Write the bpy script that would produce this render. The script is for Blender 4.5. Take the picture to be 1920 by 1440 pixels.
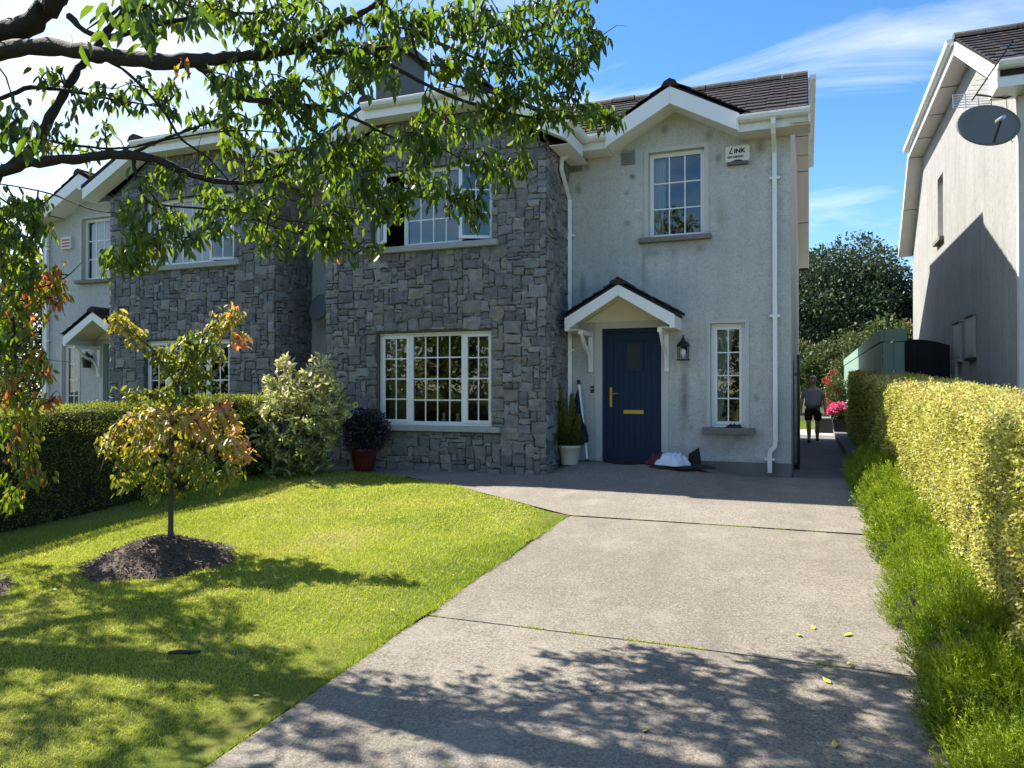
import bpy, bmesh, math, random
import numpy as np
from mathutils import Vector, Matrix

# ------------------------------------------------------------------ scene, camera, light
for _o in list(bpy.data.objects):
    bpy.data.objects.remove(_o, do_unlink=True)
S = bpy.context.scene
C = S.collection
R = math.radians
rnd = random.Random(7)
rng = np.random.default_rng(11)

CAMZ = 1.85
cam_d = bpy.data.cameras.new('camera')
cam_d.sensor_width = 36.0
cam_d.lens = 36.0 * 1400 / 1920
cam_d.clip_start = 0.05
cam_d.clip_end = 2000
cam = bpy.data.objects.new('camera', cam_d)
C.objects.link(cam)
cam.location = (0, 0, CAMZ)
cam.rotation_euler = (R(90) + math.atan(10 / 1400), 0, R(21.6))
S.camera = cam

SUN_DIR = Vector((-0.90, 0.12, 1.0)).normalized()          # towards the sun
SUN_EL = math.asin(SUN_DIR.z)
SUN_ROT = math.atan2(SUN_DIR.x, SUN_DIR.y)
sun_d = bpy.data.lights.new('sun', 'SUN')
sun_d.energy = 4.8
sun_d.angle = R(0.53)
sun_d.color = (1.0, 0.94, 0.84)
sun = bpy.data.objects.new('sun', sun_d)
C.objects.link(sun)
sun.location = (-30, 10, 40)
sun.rotation_euler = SUN_DIR.to_track_quat('Z', 'Y').to_euler()

W = bpy.data.worlds.new('World')
S.world = W
W.use_nodes = True
nt = W.node_tree
nt.nodes.clear()
n_out = nt.nodes.new('ShaderNodeOutputWorld')
n_bg = nt.nodes.new('ShaderNodeBackground')
n_sky = nt.nodes.new('ShaderNodeTexSky')
n_sky.sky_type = 'NISHITA'
n_sky.sun_disc = False
n_sky.sun_elevation = SUN_EL
n_sky.sun_rotation = SUN_ROT
n_sky.altitude = 20
n_sky.air_density = 1.0
n_sky.dust_density = 0.25
n_sky.ozone_density = 2.2
n_bg.inputs['Strength'].default_value = 0.135
# high thin cloud, laid out by direction on a flat cloud deck
n_tc = nt.nodes.new('ShaderNodeTexCoord')
n_sep = nt.nodes.new('ShaderNodeSeparateXYZ')
nt.links.new(n_tc.outputs['Generated'], n_sep.inputs[0])
def wmath(op, a, b=None, clamp=False):
    n = nt.nodes.new('ShaderNodeMath'); n.operation = op; n.use_clamp = clamp
    for i, v in enumerate((a, b)):
        if v is None: continue
        if isinstance(v, (int, float)): n.inputs[i].default_value = v
        else: nt.links.new(v, n.inputs[i])
    return n.outputs[0]
zz = wmath('ADD', wmath('MAXIMUM', n_sep.outputs['Z'], 0.0), 0.22)
cx = wmath('DIVIDE', n_sep.outputs['X'], zz)
cy = wmath('DIVIDE', n_sep.outputs['Y'], zz)
n_cmb = nt.nodes.new('ShaderNodeCombineXYZ')
nt.links.new(cx, n_cmb.inputs[0]); nt.links.new(cy, n_cmb.inputs[1])
n_map = nt.nodes.new('ShaderNodeMapping')
n_map.inputs['Rotation'].default_value = (0, 0, R(-38))
n_map.inputs['Scale'].default_value = (0.75, 2.1, 1)
n_map.inputs['Location'].default_value = (3.1, 1.4, 0)
nt.links.new(n_cmb.outputs[0], n_map.inputs['Vector'])
n_n1 = nt.nodes.new('ShaderNodeTexNoise')
n_n1.inputs['Scale'].default_value = 1.5
n_n1.inputs['Detail'].default_value = 9
n_n1.inputs['Roughness'].default_value = 0.62
n_n1.inputs['Distortion'].default_value = 0.9
nt.links.new(n_map.outputs[0], n_n1.inputs['Vector'])
n_n2 = nt.nodes.new('ShaderNodeTexNoise')
n_n2.inputs['Scale'].default_value = 0.9
n_n2.inputs['Detail'].default_value = 3
nt.links.new(n_cmb.outputs[0], n_n2.inputs['Vector'])
# cloudier to the west (-x)
cover = wmath('ADD', wmath('MULTIPLY', n_sep.outputs['X'], -0.33), wmath('MULTIPLY', wmath('SUBTRACT', n_n2.outputs['Fac'], 0.5), 0.5))
cl = wmath('ADD', n_n1.outputs['Fac'], cover)
n_ramp = nt.nodes.new('ShaderNodeValToRGB')
n_ramp.color_ramp.elements[0].position = 0.50
n_ramp.color_ramp.elements[0].color = (0, 0, 0, 1)
n_ramp.color_ramp.elements[1].position = 0.98
n_ramp.color_ramp.elements[1].color = (0.80, 0.80, 0.80, 1)
nt.links.new(cl, n_ramp.inputs[0])
n_mix = nt.nodes.new('ShaderNodeMix'); n_mix.data_type = 'RGBA'
nt.links.new(n_ramp.outputs[0], n_mix.inputs[0])
n_hs = nt.nodes.new('ShaderNodeHueSaturation')
n_hs.inputs['Saturation'].default_value = 1.28
n_hs.inputs['Value'].default_value = 0.70
nt.links.new(n_sky.outputs[0], n_hs.inputs['Color'])
nt.links.new(n_hs.outputs[0], n_mix.inputs[6])
n_mix.inputs[7].default_value = (4.7, 4.65, 4.6, 1)
nt.links.new(n_mix.outputs[2], n_bg.inputs['Color'])
nt.links.new(n_bg.outputs[0], n_out.inputs[0])

S.view_settings.view_transform = 'Standard'
S.view_settings.look = 'None'
S.view_settings.exposure = 1.36
S.view_settings.gamma = 1.0
S.view_settings.use_curve_mapping = False
S.cycles.use_denoising = True
S.cycles.max_bounces = 8
S.cycles.diffuse_bounces = 3
S.cycles.transmission_bounces = 5
S.cycles.transparent_max_bounces = 12
S.cycles.sample_clamp_indirect = 6
S.render.film_transparent = False

# ------------------------------------------------------------------ helpers
OR = {}                                    # world origin of every object made here

def thing(name, label, cat, loc=(0, 0, 0), group=None):
    o = bpy.data.objects.new(name, None)
    o.empty_display_size = 0.1
    C.objects.link(o); o.location = loc
    OR[o.name] = Vector(loc)
    tag(o, label, cat, group)
    return o

def tag(o, label=None, cat=None, group=None, kind=None):
    if label: o['label'] = label
    if cat: o['category'] = cat
    if group: o['group'] = group
    if kind: o['kind'] = kind
    return o

def link(o, origin, parent):
    C.objects.link(o)
    OR[o.name] = Vector(origin)
    if parent is not None:
        o.parent = parent
        o.location = Vector(origin) - OR[parent.name]
    else:
        o.location = origin
    return o

class MB:
    """collects polygons in world coordinates, builds ONE mesh object"""
    def __init__(self, xf=None):
        self.v = []; self.f = []; self.m = []; self.xf = xf; self.mi = 0
    def add(self, vs, fs):
        b = len(self.v)
        for p in vs:
            self.v.append(tuple(self.xf(p)) if self.xf else tuple(p))
        for f in fs:
            self.f.append([b + i for i in f]); self.m.append(self.mi)
    def box(self, x0, x1, y0, y1, z0, z1):
        x0, x1 = min(x0, x1), max(x0, x1); y0, y1 = min(y0, y1), max(y0, y1); z0, z1 = min(z0, z1), max(z0, z1)
        self.add([(x0,y0,z0),(x1,y0,z0),(x1,y1,z0),(x0,y1,z0),(x0,y0,z1),(x1,y0,z1),(x1,y1,z1),(x0,y1,z1)],
                 [(0,3,2,1),(4,5,6,7),(0,1,5,4),(1,2,6,5),(2,3,7,6),(3,0,4,7)])
        return self
    def prism(self, poly, axis, a, b):
        """poly in the two other axes (cyclic order yz / xz / xy)"""
        n = len(poly)
        def P(q, t):
            return {'x': (t, q[0], q[1]), 'y': (q[0], t, q[1]), 'z': (q[0], q[1], t)}[axis]
        vs = [P(q, a) for q in poly] + [P(q, b) for q in poly]
        self.add(vs, [tuple(range(n))[::-1], tuple(range(n, 2*n))] + [(i, (i+1) % n, n + (i+1) % n, n + i) for i in range(n)])
        return self
    def hexa(self, a, b):
        """a, b: two quads of 4 points"""
        self.add(list(a) + list(b), [(3,2,1,0),(4,5,6,7),(0,1,5,4),(1,2,6,5),(2,3,7,6),(3,0,4,7)])
        return self
    def tube(self, path, rad, n=6, cap=True):
        path = [Vector(p) for p in path]
        if not isinstance(rad, (list, tuple)): rad = [rad] * len(path)
        vs = []; fs = []
        t0 = (path[1] - path[0]).normalized()
        ref = Vector((0, 0, 1)) if abs(t0.z) < 0.9 else Vector((1, 0, 0))
        u = t0.cross(ref).normalized()
        for i, p in enumerate(path):
            a = path[max(i-1, 0)]; b = path[min(i+1, len(path)-1)]
            t = (b - a).normalized()
            u = (u - t * u.dot(t))
            u = u.normalized() if u.length > 1e-6 else t.orthogonal().normalized()
            w = t.cross(u)
            for k in range(n):
                an = 2 * math.pi * k / n + (math.pi / 4 if n == 4 else 0)
                vs.append(p + (u * math.cos(an) + w * math.sin(an)) * rad[i])
        for i in range(len(path) - 1):
            for k in range(n):
                fs.append((i*n + k, i*n + (k+1) % n, (i+1)*n + (k+1) % n, (i+1)*n + k))
        if cap:
            fs.append(tuple(range(n))[::-1]); fs.append(tuple(range((len(path)-1)*n, len(path)*n)))
        self.add(vs, fs)
        return self
    def lathe(self, prof, cx, cy, n=20):
        vs = []; fs = []
        for (r, z) in prof:
            for k in range(n):
                a = 2 * math.pi * k / n
                vs.append((cx + r * math.cos(a), cy + r * math.sin(a), z))
        for i in range(len(prof) - 1):
            for k in range(n):
                fs.append((i*n + k, i*n + (k+1) % n, (i+1)*n + (k+1) % n, (i+1)*n + k))
        fs.append(tuple(range(n))[::-1]); fs.append(tuple(range((len(prof)-1)*n, len(prof)*n)))
        self.add(vs, fs)
        return self
    def build(self, name, mat, parent=None, smooth=False, bevel=0.0, fixn=True, origin=None):
        me = bpy.data.meshes.new(name)
        V = np.array(self.v, dtype=float)
        if origin is None:
            lo = V.min(0); hi = V.max(0)
            origin = ((lo[0]+hi[0])/2, (lo[1]+hi[1])/2, lo[2])
        V = V - np.array(origin)
        me.from_pydata(V.tolist(), [], self.f)
        mats = mat if isinstance(mat, (list, tuple)) else [mat]
        for m in mats: me.materials.append(m)
        if len(mats) > 1:
            me.polygons.foreach_set('material_index', self.m)
        if fixn or bevel:
            bm = bmesh.new(); bm.from_mesh(me)
            if fixn: bmesh.ops.recalc_face_normals(bm, faces=bm.faces)
            if bevel:
                bmesh.ops.bevel(bm, geom=[e for e in bm.edges if len(e.link_faces) == 2 and e.calc_face_angle(0) > 0.5],
                                offset=bevel, segments=2, profile=0.7, affect='EDGES', clamp_overlap=True)
            bm.to_mesh(me); bm.free()
        if smooth: me.polygons.foreach_set('use_smooth', [True] * len(me.polygons))
        me.update()
        return link(bpy.data.objects.new(name, me), origin, parent)

def np_mesh(name, V, F, mat, parent=None, tint=None, origin=None, smooth=False):
    """V (n,3), F (m,k) with constant k"""
    V = np.asarray(V, dtype=np.float32); F = np.asarray(F, dtype=np.int32)
    if origin is None:
        lo = V.min(0); hi = V.max(0); origin = (float(lo[0]+hi[0])/2, float(lo[1]+hi[1])/2, float(lo[2]))
    V = V - np.array(origin, dtype=np.float32)
    me = bpy.data.meshes.new(name)
    me.vertices.add(len(V)); me.vertices.foreach_set('co', V.ravel())
    k = F.shape[1]
    me.loops.add(F.size); me.loops.foreach_set('vertex_index', F.ravel())
    me.polygons.add(len(F)); me.polygons.foreach_set('loop_start', np.arange(0, F.size, k, dtype=np.int32))
    if smooth: me.polygons.foreach_set('use_smooth', np.ones(len(F), dtype=bool))
    me.update(calc_edges=True)
    if tint is not None:
        a = me.attributes.new('tint', 'FLOAT', 'POINT')
        a.data.foreach_set('value', np.asarray(tint, dtype=np.float32))
    me.materials.append(mat)
    return link(bpy.data.objects.new(name, me), origin, parent)

LEAF = (np.array([[0,0,0],[.28,-.5,.10],[.68,-.40,.07],[1,0,-.10],[.68,.40,.07],[.28,.5,.10]]), np.array([[0,1,2,3],[0,3,4,5]]))
RHOMB = (np.array([[0,0,0],[.45,-.5,.0],[1,0,.05],[.45,.5,.0]]), np.array([[0,1,2,3]]))
BLADE = (np.array([[0,-.5,0],[0,.5,0],[1,0,.0]]), np.array([[0,1,2]]))
BLADE2 = (np.array([[0,-.5,0],[0,.5,0],[.6,.35,.08],[.6,-.35,.08],[1,0,.25]]), None)

def unit(a):
    return a / np.maximum(np.linalg.norm(a, axis=1, keepdims=True), 1e-9)

def scatter(P, A, N, L, Wd, tmpl):
    """leaves at P, axis A, normal hint N, length L, width Wd -> verts, faces"""
    T, F = tmpl
    A = unit(A); Cc = unit(np.cross(N, A)); Nn = np.cross(A, Cc)
    n = len(P); k = len(T)
    L = np.broadcast_to(np.asarray(L, dtype=float), (n,)); Wd = np.broadcast_to(np.asarray(Wd, dtype=float), (n,))
    V = (P[:, None, :] + A[:, None, :] * (T[None, :, 0] * L[:, None])[..., None]
         + Cc[:, None, :] * (T[None, :, 1] * Wd[:, None])[..., None]
         + Nn[:, None, :] * (T[None, :, 2] * L[:, None])[..., None])
    FF = (F[None] + (np.arange(n) * k)[:, None, None]).reshape(-1, F.shape[1])
    return V.reshape(-1, 3), FF, k

# pixel (of the 1920 x 1440 picture) + depth -> point; only used to survey positions
_cy, _sy = math.cos(R(21.6)), math.sin(R(21.6))
_pt = math.atan(10 / 1400)
_fw = Vector((-_sy*math.cos(_pt), _cy*math.cos(_pt), math.sin(_pt)))
_up = Vector((_sy*math.sin(_pt), -_cy*math.sin(_pt), math.cos(_pt)))
_rt = Vector((_cy, _sy, 0))
def sv(px, py, d):
    return Vector((0, 0, CAMZ)) + (_rt * ((px-960)/1400) + _up * ((720-py)/1400) + _fw) * d

def gz(y):
    if y < -1: return -0.0485
    if y < 10.9: return 0.0485 * y
    if y < 11.6: return 0.5287
    if y < 13.0: return 0.5287 - 0.06 * (y - 11.6) / 1.4
    return 0.4687

# ------------------------------------------------------------------ materials
MATS = {}
class NM:
    """small node-tree writer"""
    def __init__(self, name):
        self.m = bpy.data.materials.new(name); self.m.use_nodes = True
        self.t = self.m.node_tree; self.t.nodes.clear()
        self.out = self.t.nodes.new('ShaderNodeOutputMaterial')
        MATS[name] = self.m
    def n(self, typ, **kw):
        nd = self.t.nodes.new(typ)
        for k, v in kw.items():
            if k in nd.inputs.keys() if isinstance(k, str) else False:
                pass
            setattr(nd, k, v)
        return nd
    def ln(self, a, b): self.t.links.new(a, b)
    def val(self, sock, v):
        if hasattr(v, 'is_linked') or isinstance(v, bpy.types.NodeSocket): self.ln(v, sock)
        else: sock.default_value = v
    def coord(self, kind='Object', scale=(1, 1, 1), rot=(0, 0, 0), loc=(0, 0, 0)):
        tc = self.n('ShaderNodeTexCoord'); mp = self.n('ShaderNodeMapping')
        if kind == 'World':
            g = self.n('ShaderNodeNewGeometry'); self.ln(g.outputs['Position'], mp.inputs['Vector'])
        else:
            self.ln(tc.outputs[kind], mp.inputs['Vector'])
        mp.inputs['Scale'].default_value = scale; mp.inputs['Rotation'].default_value = rot; mp.inputs['Location'].default_value = loc
        return mp.outputs[0]
    def noise(self, vec, scale, detail=5, rough=0.55, dist=0.0):
        nn = self.n('ShaderNodeTexNoise'); nn.inputs['Scale'].default_value = scale
        nn.inputs['Detail'].default_value = detail; nn.inputs['Roughness'].default_value = rough; nn.inputs['Distortion'].default_value = dist
        self.ln(vec, nn.inputs['Vector']); return nn.outputs['Fac']
    def voro(self, vec, scale, out='Distance', feature='F1'):
        nn = self.n('ShaderNodeTexVoronoi'); nn.feature = feature; nn.inputs['Scale'].default_value = scale
        self.ln(vec, nn.inputs['Vector']); return nn.outputs[out]
    def math(self, op, a, b=None, clamp=False):
        nd = self.n('ShaderNodeMath'); nd.operation = op; nd.use_clamp = clamp
        self.val(nd.inputs[0], a)
        if b is not None: self.val(nd.inputs[1], b)
        return nd.outputs[0]
    def ramp(self, fac, stops):
        nd = self.n('ShaderNodeValToRGB'); e = nd.color_ramp.elements
        while len(e) < len(stops): e.new(0.5)
        for el, (p, c) in zip(e, stops):
            el.position = p; el.color = (*c, 1) if len(c) == 3 else c
        self.ln(fac, nd.inputs[0]); return nd.outputs[0]
    def mix(self, fac, a, b, mode='MIX'):
        nd = self.n('ShaderNodeMix'); nd.data_type = 'RGBA'; nd.blend_type = mode
        self.val(nd.inputs[0], fac)
        for s, v in ((nd.inputs[6], a), (nd.inputs[7], b)):
            if isinstance(v, tuple): s.default_value = (*v, 1) if len(v) == 3 else v
            else: self.ln(v, s)
        return nd.outputs[2]
    def bump(self, h, strength=0.3, dist=0.01, normal=None):
        nd = self.n('ShaderNodeBump'); nd.inputs['Strength'].default_value = strength; nd.inputs['Distance'].default_value = dist
        self.ln(h, nd.inputs['Height'])
        if normal is not None: self.ln(normal, nd.inputs['Normal'])
        return nd.outputs[0]
    def bsdf(self, color, rough=0.6, normal=None, metal=0.0, spec=0.5, coat=0.0):
        b = self.n('ShaderNodeBsdfPrincipled')
        if isinstance(color, tuple): b.inputs['Base Color'].default_value = (*color, 1) if len(color) == 3 else color
        else: self.ln(color, b.inputs['Base Color'])
        self.val(b.inputs['Roughness'], rough); b.inputs['Metallic'].default_value = metal
        b.inputs['Specular IOR Level'].default_value = spec; b.inputs['Coat Weight'].default_value = coat
        if normal is not None: self.ln(normal, b.inputs['Normal'])
        self.ln(b.outputs[0], self.out.inputs[0]); return b
    def attr(self, name='tint'):
        a = self.n('ShaderNodeAttribute'); a.attribute_name = name; return a.outputs['Fac']
    def objrand(self): return self.n('ShaderNodeObjectInfo').outputs['Random']
    def island(self): return self.n('ShaderNodeNewGeometry').outputs['Random Per Island']

def plain(name, col, rough=0.5, metal=0.0, var=0.12, nscale=6.0, bump=0.0, spec=0.5, coat=0.0, bscale=40):
    k = NM(name); v = k.coord('World')
    c = k.mix(k.noise(v, nscale, 4), tuple(x*(1-var) for x in col), tuple(min(1, x*(1+var)) for x in col))
    nrm = k.bump(k.noise(v, bscale, 4), bump, 0.01) if bump else None
    k.bsdf(c, rough, nrm, metal, spec, coat); return k.m

def leafmat(name, stops, trans=0.45, rough=0.5, gloss=0.08, tcol=None):
    """leaf: diffuse + light shining through + a little sheen; colour from the per-leaf tint"""
    k = NM(name)
    col = k.ramp(k.attr('tint'), stops)
    d = k.n('ShaderNodeBsdfDiffuse'); k.ln(col, d.inputs[0])
    t = k.n('ShaderNodeBsdfTranslucent')
    tc = k.mix(1.0, col, tcol or (1.5, 1.55, 0.75), 'MULTIPLY'); k.ln(tc, t.inputs[0])
    a = k.n('ShaderNodeMixShader'); a.inputs[0].default_value = trans; k.ln(d.outputs[0], a.inputs[1]); k.ln(t.outputs[0], a.inputs[2])
    g = k.n('ShaderNodeBsdfGlossy'); g.inputs['Roughness'].default_value = rough; g.inputs[0].default_value = (0.9, 0.95, 1, 1)
    b = k.n('ShaderNodeMixShader'); b.inputs[0].default_value = gloss; k.ln(a.outputs[0], b.inputs[1]); k.ln(g.outputs[0], b.inputs[2])
    k.ln(b.outputs[0], k.out.inputs[0]); return k.m

def mat_render(name, base, stains=(), streak=0.40):
    """dashed render: pale grey, fine pebble, damp streaks; stains = (x, y, z, rx, rz, strength) weather marks on the wall"""
    k = NM(name); v = k.coord('World')
    big = k.noise(v, 1.1, 6, 0.6)
    st = k.noise(k.coord('World', (5.0, 5.0, 0.55)), 1.0, 6, 0.62, 0.4)
    fine = k.noise(v, 85, 3, 0.6)
    mid = k.noise(v, 9, 5, 0.65)
    c = k.mix(k.ramp(big, [(0.3, (0, 0, 0)), (0.72, (1, 1, 1))]), tuple(x*0.88 for x in base), tuple(x*1.10 for x in base))
    c = k.mix(k.math('MULTIPLY', k.ramp(st, [(0.50, (0, 0, 0)), (0.78, (1, 1, 1))]), streak), c, (base[0]*0.52, base[1]*0.53, base[2]*0.52))
    c = k.mix(k.math('MULTIPLY', k.ramp(mid, [(0.50, (0, 0, 0)), (0.70, (1, 1, 1))]), 0.50), c, (base[0]*0.62, base[1]*0.62, base[2]*0.60))
    c = k.mix(k.ramp(fine, [(0.33, (0.6, 0.6, 0.6)), (0.55, (0, 0, 0))]), c, (base[0]*0.40, base[1]*0.45, base[2]*0.47))
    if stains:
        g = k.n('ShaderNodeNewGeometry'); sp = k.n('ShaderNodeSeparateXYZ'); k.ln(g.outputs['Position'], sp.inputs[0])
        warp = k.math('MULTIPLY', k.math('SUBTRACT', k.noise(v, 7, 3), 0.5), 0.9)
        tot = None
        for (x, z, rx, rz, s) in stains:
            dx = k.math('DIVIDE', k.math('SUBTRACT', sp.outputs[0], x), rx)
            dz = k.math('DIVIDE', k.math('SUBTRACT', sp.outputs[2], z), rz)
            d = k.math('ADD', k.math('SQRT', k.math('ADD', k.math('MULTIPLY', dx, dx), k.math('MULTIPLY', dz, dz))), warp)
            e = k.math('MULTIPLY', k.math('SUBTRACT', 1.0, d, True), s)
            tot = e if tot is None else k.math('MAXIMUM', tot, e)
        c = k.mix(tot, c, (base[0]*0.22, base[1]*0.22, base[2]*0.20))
    h = k.math('ADD', k.voro(v, 110), k.math('MULTIPLY', mid, 0.8))
    k.bsdf(c, 0.92, k.bump(h, 0.8, 0.008), spec=0.2); return k.m

def mat_stone(name, per):
    k = NM(name); v = k.coord('World')
    r = k.objrand() if per == 'object' else k.island()
    c = k.ramp(r, [(0.0, (.115, .111, .113)), (0.22, (.185, .181, .180)), (0.42, (.255, .250, .242)), (0.56, (.130, .128, .134)), (0.66, (.285, .245, .19)), (0.74, (.19, .186, .188)), (0.90, (.34, .332, .318)), (1.0, (.31, .265, .21))])
    n1 = k.noise(v, 9, 7, 0.65); n2 = k.noise(v, 38, 5, 0.6)
    c = k.mix(k.ramp(n1, [(0.35, (0, 0, 0)), (0.7, (1, 1, 1))]), k.mix(0.45, c, (.07, .07, .07)), k.mix(0.30, c, (.36, .35, .34)))
    c = k.mix(k.ramp(n2, [(0.60, (0, 0, 0)), (0.72, (.5, .5, .5))]), c, (.24, .24, .235))
    wht = k.noise(k.coord('World', (3, 3, 1.2)), 1.7, 6, 0.7)
    c = k.mix(k.ramp(wht, [(0.70, (0, 0, 0)), (0.76, (.55, .55, .55))]), c, (.42, .42, .41))
    h = k.math('ADD', n1, k.math('MULTIPLY', n2, 0.5))
    k.bsdf(c, 0.86, k.bump(h, 1.0, 0.03), spec=0.3); return k.m

def mat_tile(name, col, lich):
    k = NM(name); v = k.coord('World'); r = k.objrand()
    c = k.mix(r, tuple(x*0.75 for x in col), tuple(x*1.3 for x in col))
    n = k.noise(v, 24, 6, 0.65)
    c = k.mix(k.ramp(n, [(0.56, (0, 0, 0)), (0.72, (.8, .8, .8))]), c, lich)
    k.bsdf(c, 0.8, k.bump(k.noise(v, 60, 4), 0.5, 0.006), spec=0.3); return k.m

def mat_concrete(name, base, lines=True):
    k = NM(name); v = k.coord('World')
    big = k.noise(v, 0.8, 6, 0.6); mid = k.noise(v, 4.5, 6, 0.68); fine = k.noise(v, 150, 3, 0.7); grit = k.noise(v, 55, 4, 0.7); agg = k.voro(v, 150, 'Color')
    br = k.noise(k.coord('World', (1.3, 26, 1), (0, 0, R(4))), 1.6, 5, 0.6)
    c = k.mix(k.ramp(big, [(0.32, (0, 0, 0)), (0.68, (1, 1, 1))]), tuple(x*0.84 for x in base), tuple(x*1.10 for x in base))
    c = k.mix(k.math('MULTIPLY', k.ramp(mid, [(0.42, (0, 0, 0)), (0.72, (1, 1, 1))]), 0.42), c, (base[0]*0.74, base[1]*0.66, base[2]*0.62))
    c = k.mix(k.math('MULTIPLY', k.ramp(br, [(0.45, (0, 0, 0)), (0.7, (1, 1, 1))]), 0.34), c, tuple(x*0.5 for x in base))
    c = k.mix(k.ramp(grit, [(0.36, (.8, .8, .8)), (0.53, (0, 0, 0))]), c, tuple(x*0.36 for x in base))
    c = k.mix(k.ramp(grit, [(0.54, (0, 0, 0)), (0.70, (.6, .6, .6))]), c, tuple(min(1, x*1.5) for x in base))
    sep = k.n('ShaderNodeSeparateColor'); k.ln(agg, sep.inputs[0])
    c = k.mix(k.ramp(sep.outputs[0], [(0.0, (.6, .6, .6)), (0.22, (0, 0, 0))]), c, tuple(x*0.36 for x in base))
    c = k.mix(k.ramp(sep.outputs[1], [(0.80, (0, 0, 0)), (1, (.6, .6, .6))]), c, (min(1, base[0]*1.55), min(1, base[1]*1.5), min(1, base[2]*1.4)))
    spot = k.voro(v, 2.6)
    c = k.mix(k.ramp(spot, [(0.012, (.8, .8, .8)), (0.03, (0, 0, 0))]), c, tuple(x*0.25 for x in base))
    oil = k.noise(k.coord('World', (1.0, .45, 1)), 1.3, 7, 0.7, 0.6)
    c = k.mix(k.ramp(oil, [(0.50, (0, 0, 0)), (0.70, (.42, .42, .42))]), c, (base[0]*.52, base[1]*.50, base[2]*.47))
    pale = k.noise(k.coord('World', (1.2, .8, 1), (0, 0, 0), (7, 3, 0)), 1.9, 6, 0.65)
    c = k.mix(k.ramp(pale, [(0.52, (0, 0, 0)), (0.70, (.40, .40, .40))]), c, tuple(min(1, x*1.32) for x in base))
    h = k.math('ADD', k.math('MULTIPLY', k.voro(v, 120), 0.6), k.math('ADD', grit, k.math('MULTIPLY', br, 0.8)))
    k.bsdf(c, 0.9, k.bump(h, 0.6, 0.005), spec=0.25); return k.m

M = {}
M['white'] = plain('white_upvc', (.78, .78, .77), 0.32, var=0.04, nscale=3)
k = NM('white_weathered'); v = k.coord('World')
c = k.mix(k.ramp(k.noise(k.coord('World', (3, 3, 14)), 2, 5), [(0.5, (0, 0, 0)), (0.78, (.6, .6, .6))]), (.74, .74, .72), (.42, .43, .38)); k.bsdf(c, 0.4); M['whitew'] = k.m
M['soffit'] = plain('soffit_upvc', (.66, .62, .55), 0.5, var=0.06)
M['cream'] = plain('cream_upvc', (.72, .68, .55), 0.5, var=0.05)
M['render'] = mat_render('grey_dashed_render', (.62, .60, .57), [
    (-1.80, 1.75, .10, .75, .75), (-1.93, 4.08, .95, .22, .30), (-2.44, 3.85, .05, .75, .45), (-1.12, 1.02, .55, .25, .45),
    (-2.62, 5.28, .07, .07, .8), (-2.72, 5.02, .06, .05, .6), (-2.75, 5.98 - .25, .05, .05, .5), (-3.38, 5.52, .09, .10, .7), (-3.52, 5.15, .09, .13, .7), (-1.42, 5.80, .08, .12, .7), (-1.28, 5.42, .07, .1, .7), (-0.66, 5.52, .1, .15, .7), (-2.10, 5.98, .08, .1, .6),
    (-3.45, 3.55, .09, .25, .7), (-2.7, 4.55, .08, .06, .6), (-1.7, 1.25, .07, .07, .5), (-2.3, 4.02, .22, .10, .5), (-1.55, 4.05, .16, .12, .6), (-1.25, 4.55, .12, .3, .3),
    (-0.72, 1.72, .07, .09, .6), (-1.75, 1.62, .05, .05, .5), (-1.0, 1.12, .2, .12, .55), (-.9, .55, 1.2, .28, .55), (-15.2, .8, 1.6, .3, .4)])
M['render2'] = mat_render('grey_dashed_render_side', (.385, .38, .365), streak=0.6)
M['plinth'] = plain('damp_plinth', (.16, .155, .15), 0.9, var=0.4, nscale=3, bump=0.3)
M['band'] = plain('smooth_plaster_band', (.53, .51, .48), 0.85, var=0.16, nscale=5, bump=0.2)
M['stone'] = mat_stone('rubble_stone', 'object')
M['stone_i'] = mat_stone('rubble_stone_small', 'island')
M['mortar'] = plain('dark_mortar', (.08, .078, .076), 0.95, var=0.4, nscale=20, bump=0.6)
M['tile'] = mat_tile('dark_roof_tile', (.026, .020, .021), (.12, .10, .09))
M['ridge'] = mat_tile('ridge_tile', (.075, .060, .048), (.24, .21, .16))
M['underlay'] = plain('roof_underlay', (.018, .016, .016), 0.9)
M['sill'] = plain('weathered_sill', (.19, .17, .145), 0.85, var=0.35, nscale=9, bump=0.3)
M['sill2'] = plain('pale_sill', (.33, .325, .31), 0.85, var=0.25, nscale=9, bump=0.3)
M['chim'] = plain('chimney_render', (.14, .135, .125), 0.9, var=0.35, nscale=4, bump=0.4)
M['navy'] = plain('navy_door_paint', (.0042, .023, .056), 0.55, var=0.10, nscale=2.5, spec=0.3)
M['brass'] = plain('brass', (.42, .29, .085), 0.35, metal=0.85, var=0.15, nscale=30)
M['black'] = plain('black_metal', (.012, .012, .013), 0.45, var=0.2)
M['rubber'] = plain('black_rubber', (.010, .010, .010), 0.9, bump=0.6, bscale=150)
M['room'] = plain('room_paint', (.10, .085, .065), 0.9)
M['curtain'] = plain('net_curtain', (.62, .62, .58), 0.9, var=0.08)
M['curtain2'] = plain('olive_curtain', (.30, .29, .17), 0.9, var=0.12)
M['grille'] = plain('vent_grille', (.30, .30, .31), 0.7, var=0.1)
M['alarm'] = plain('alarm_box_plastic', (.64, .64, .57), 0.4, var=0.05)
M['ink'] = plain('black_ink', (.012, .012, .012), 0.5)
M['redink'] = plain('red_ink', (.35, .03, .06), 0.5)
M['bluegrey'] = plain('alarm_shade', (.10, .10, .10), 0.6)
M['dish'] = plain('grey_dish', (.15, .15, .155), 0.6, var=0.1, spec=0.2)
M['alu'] = plain('aluminium', (.50, .52, .54), 0.35, metal=0.7)
M['meter'] = plain('meter_box_plastic', (.40, .385, .36), 0.6, var=0.12)
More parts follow.
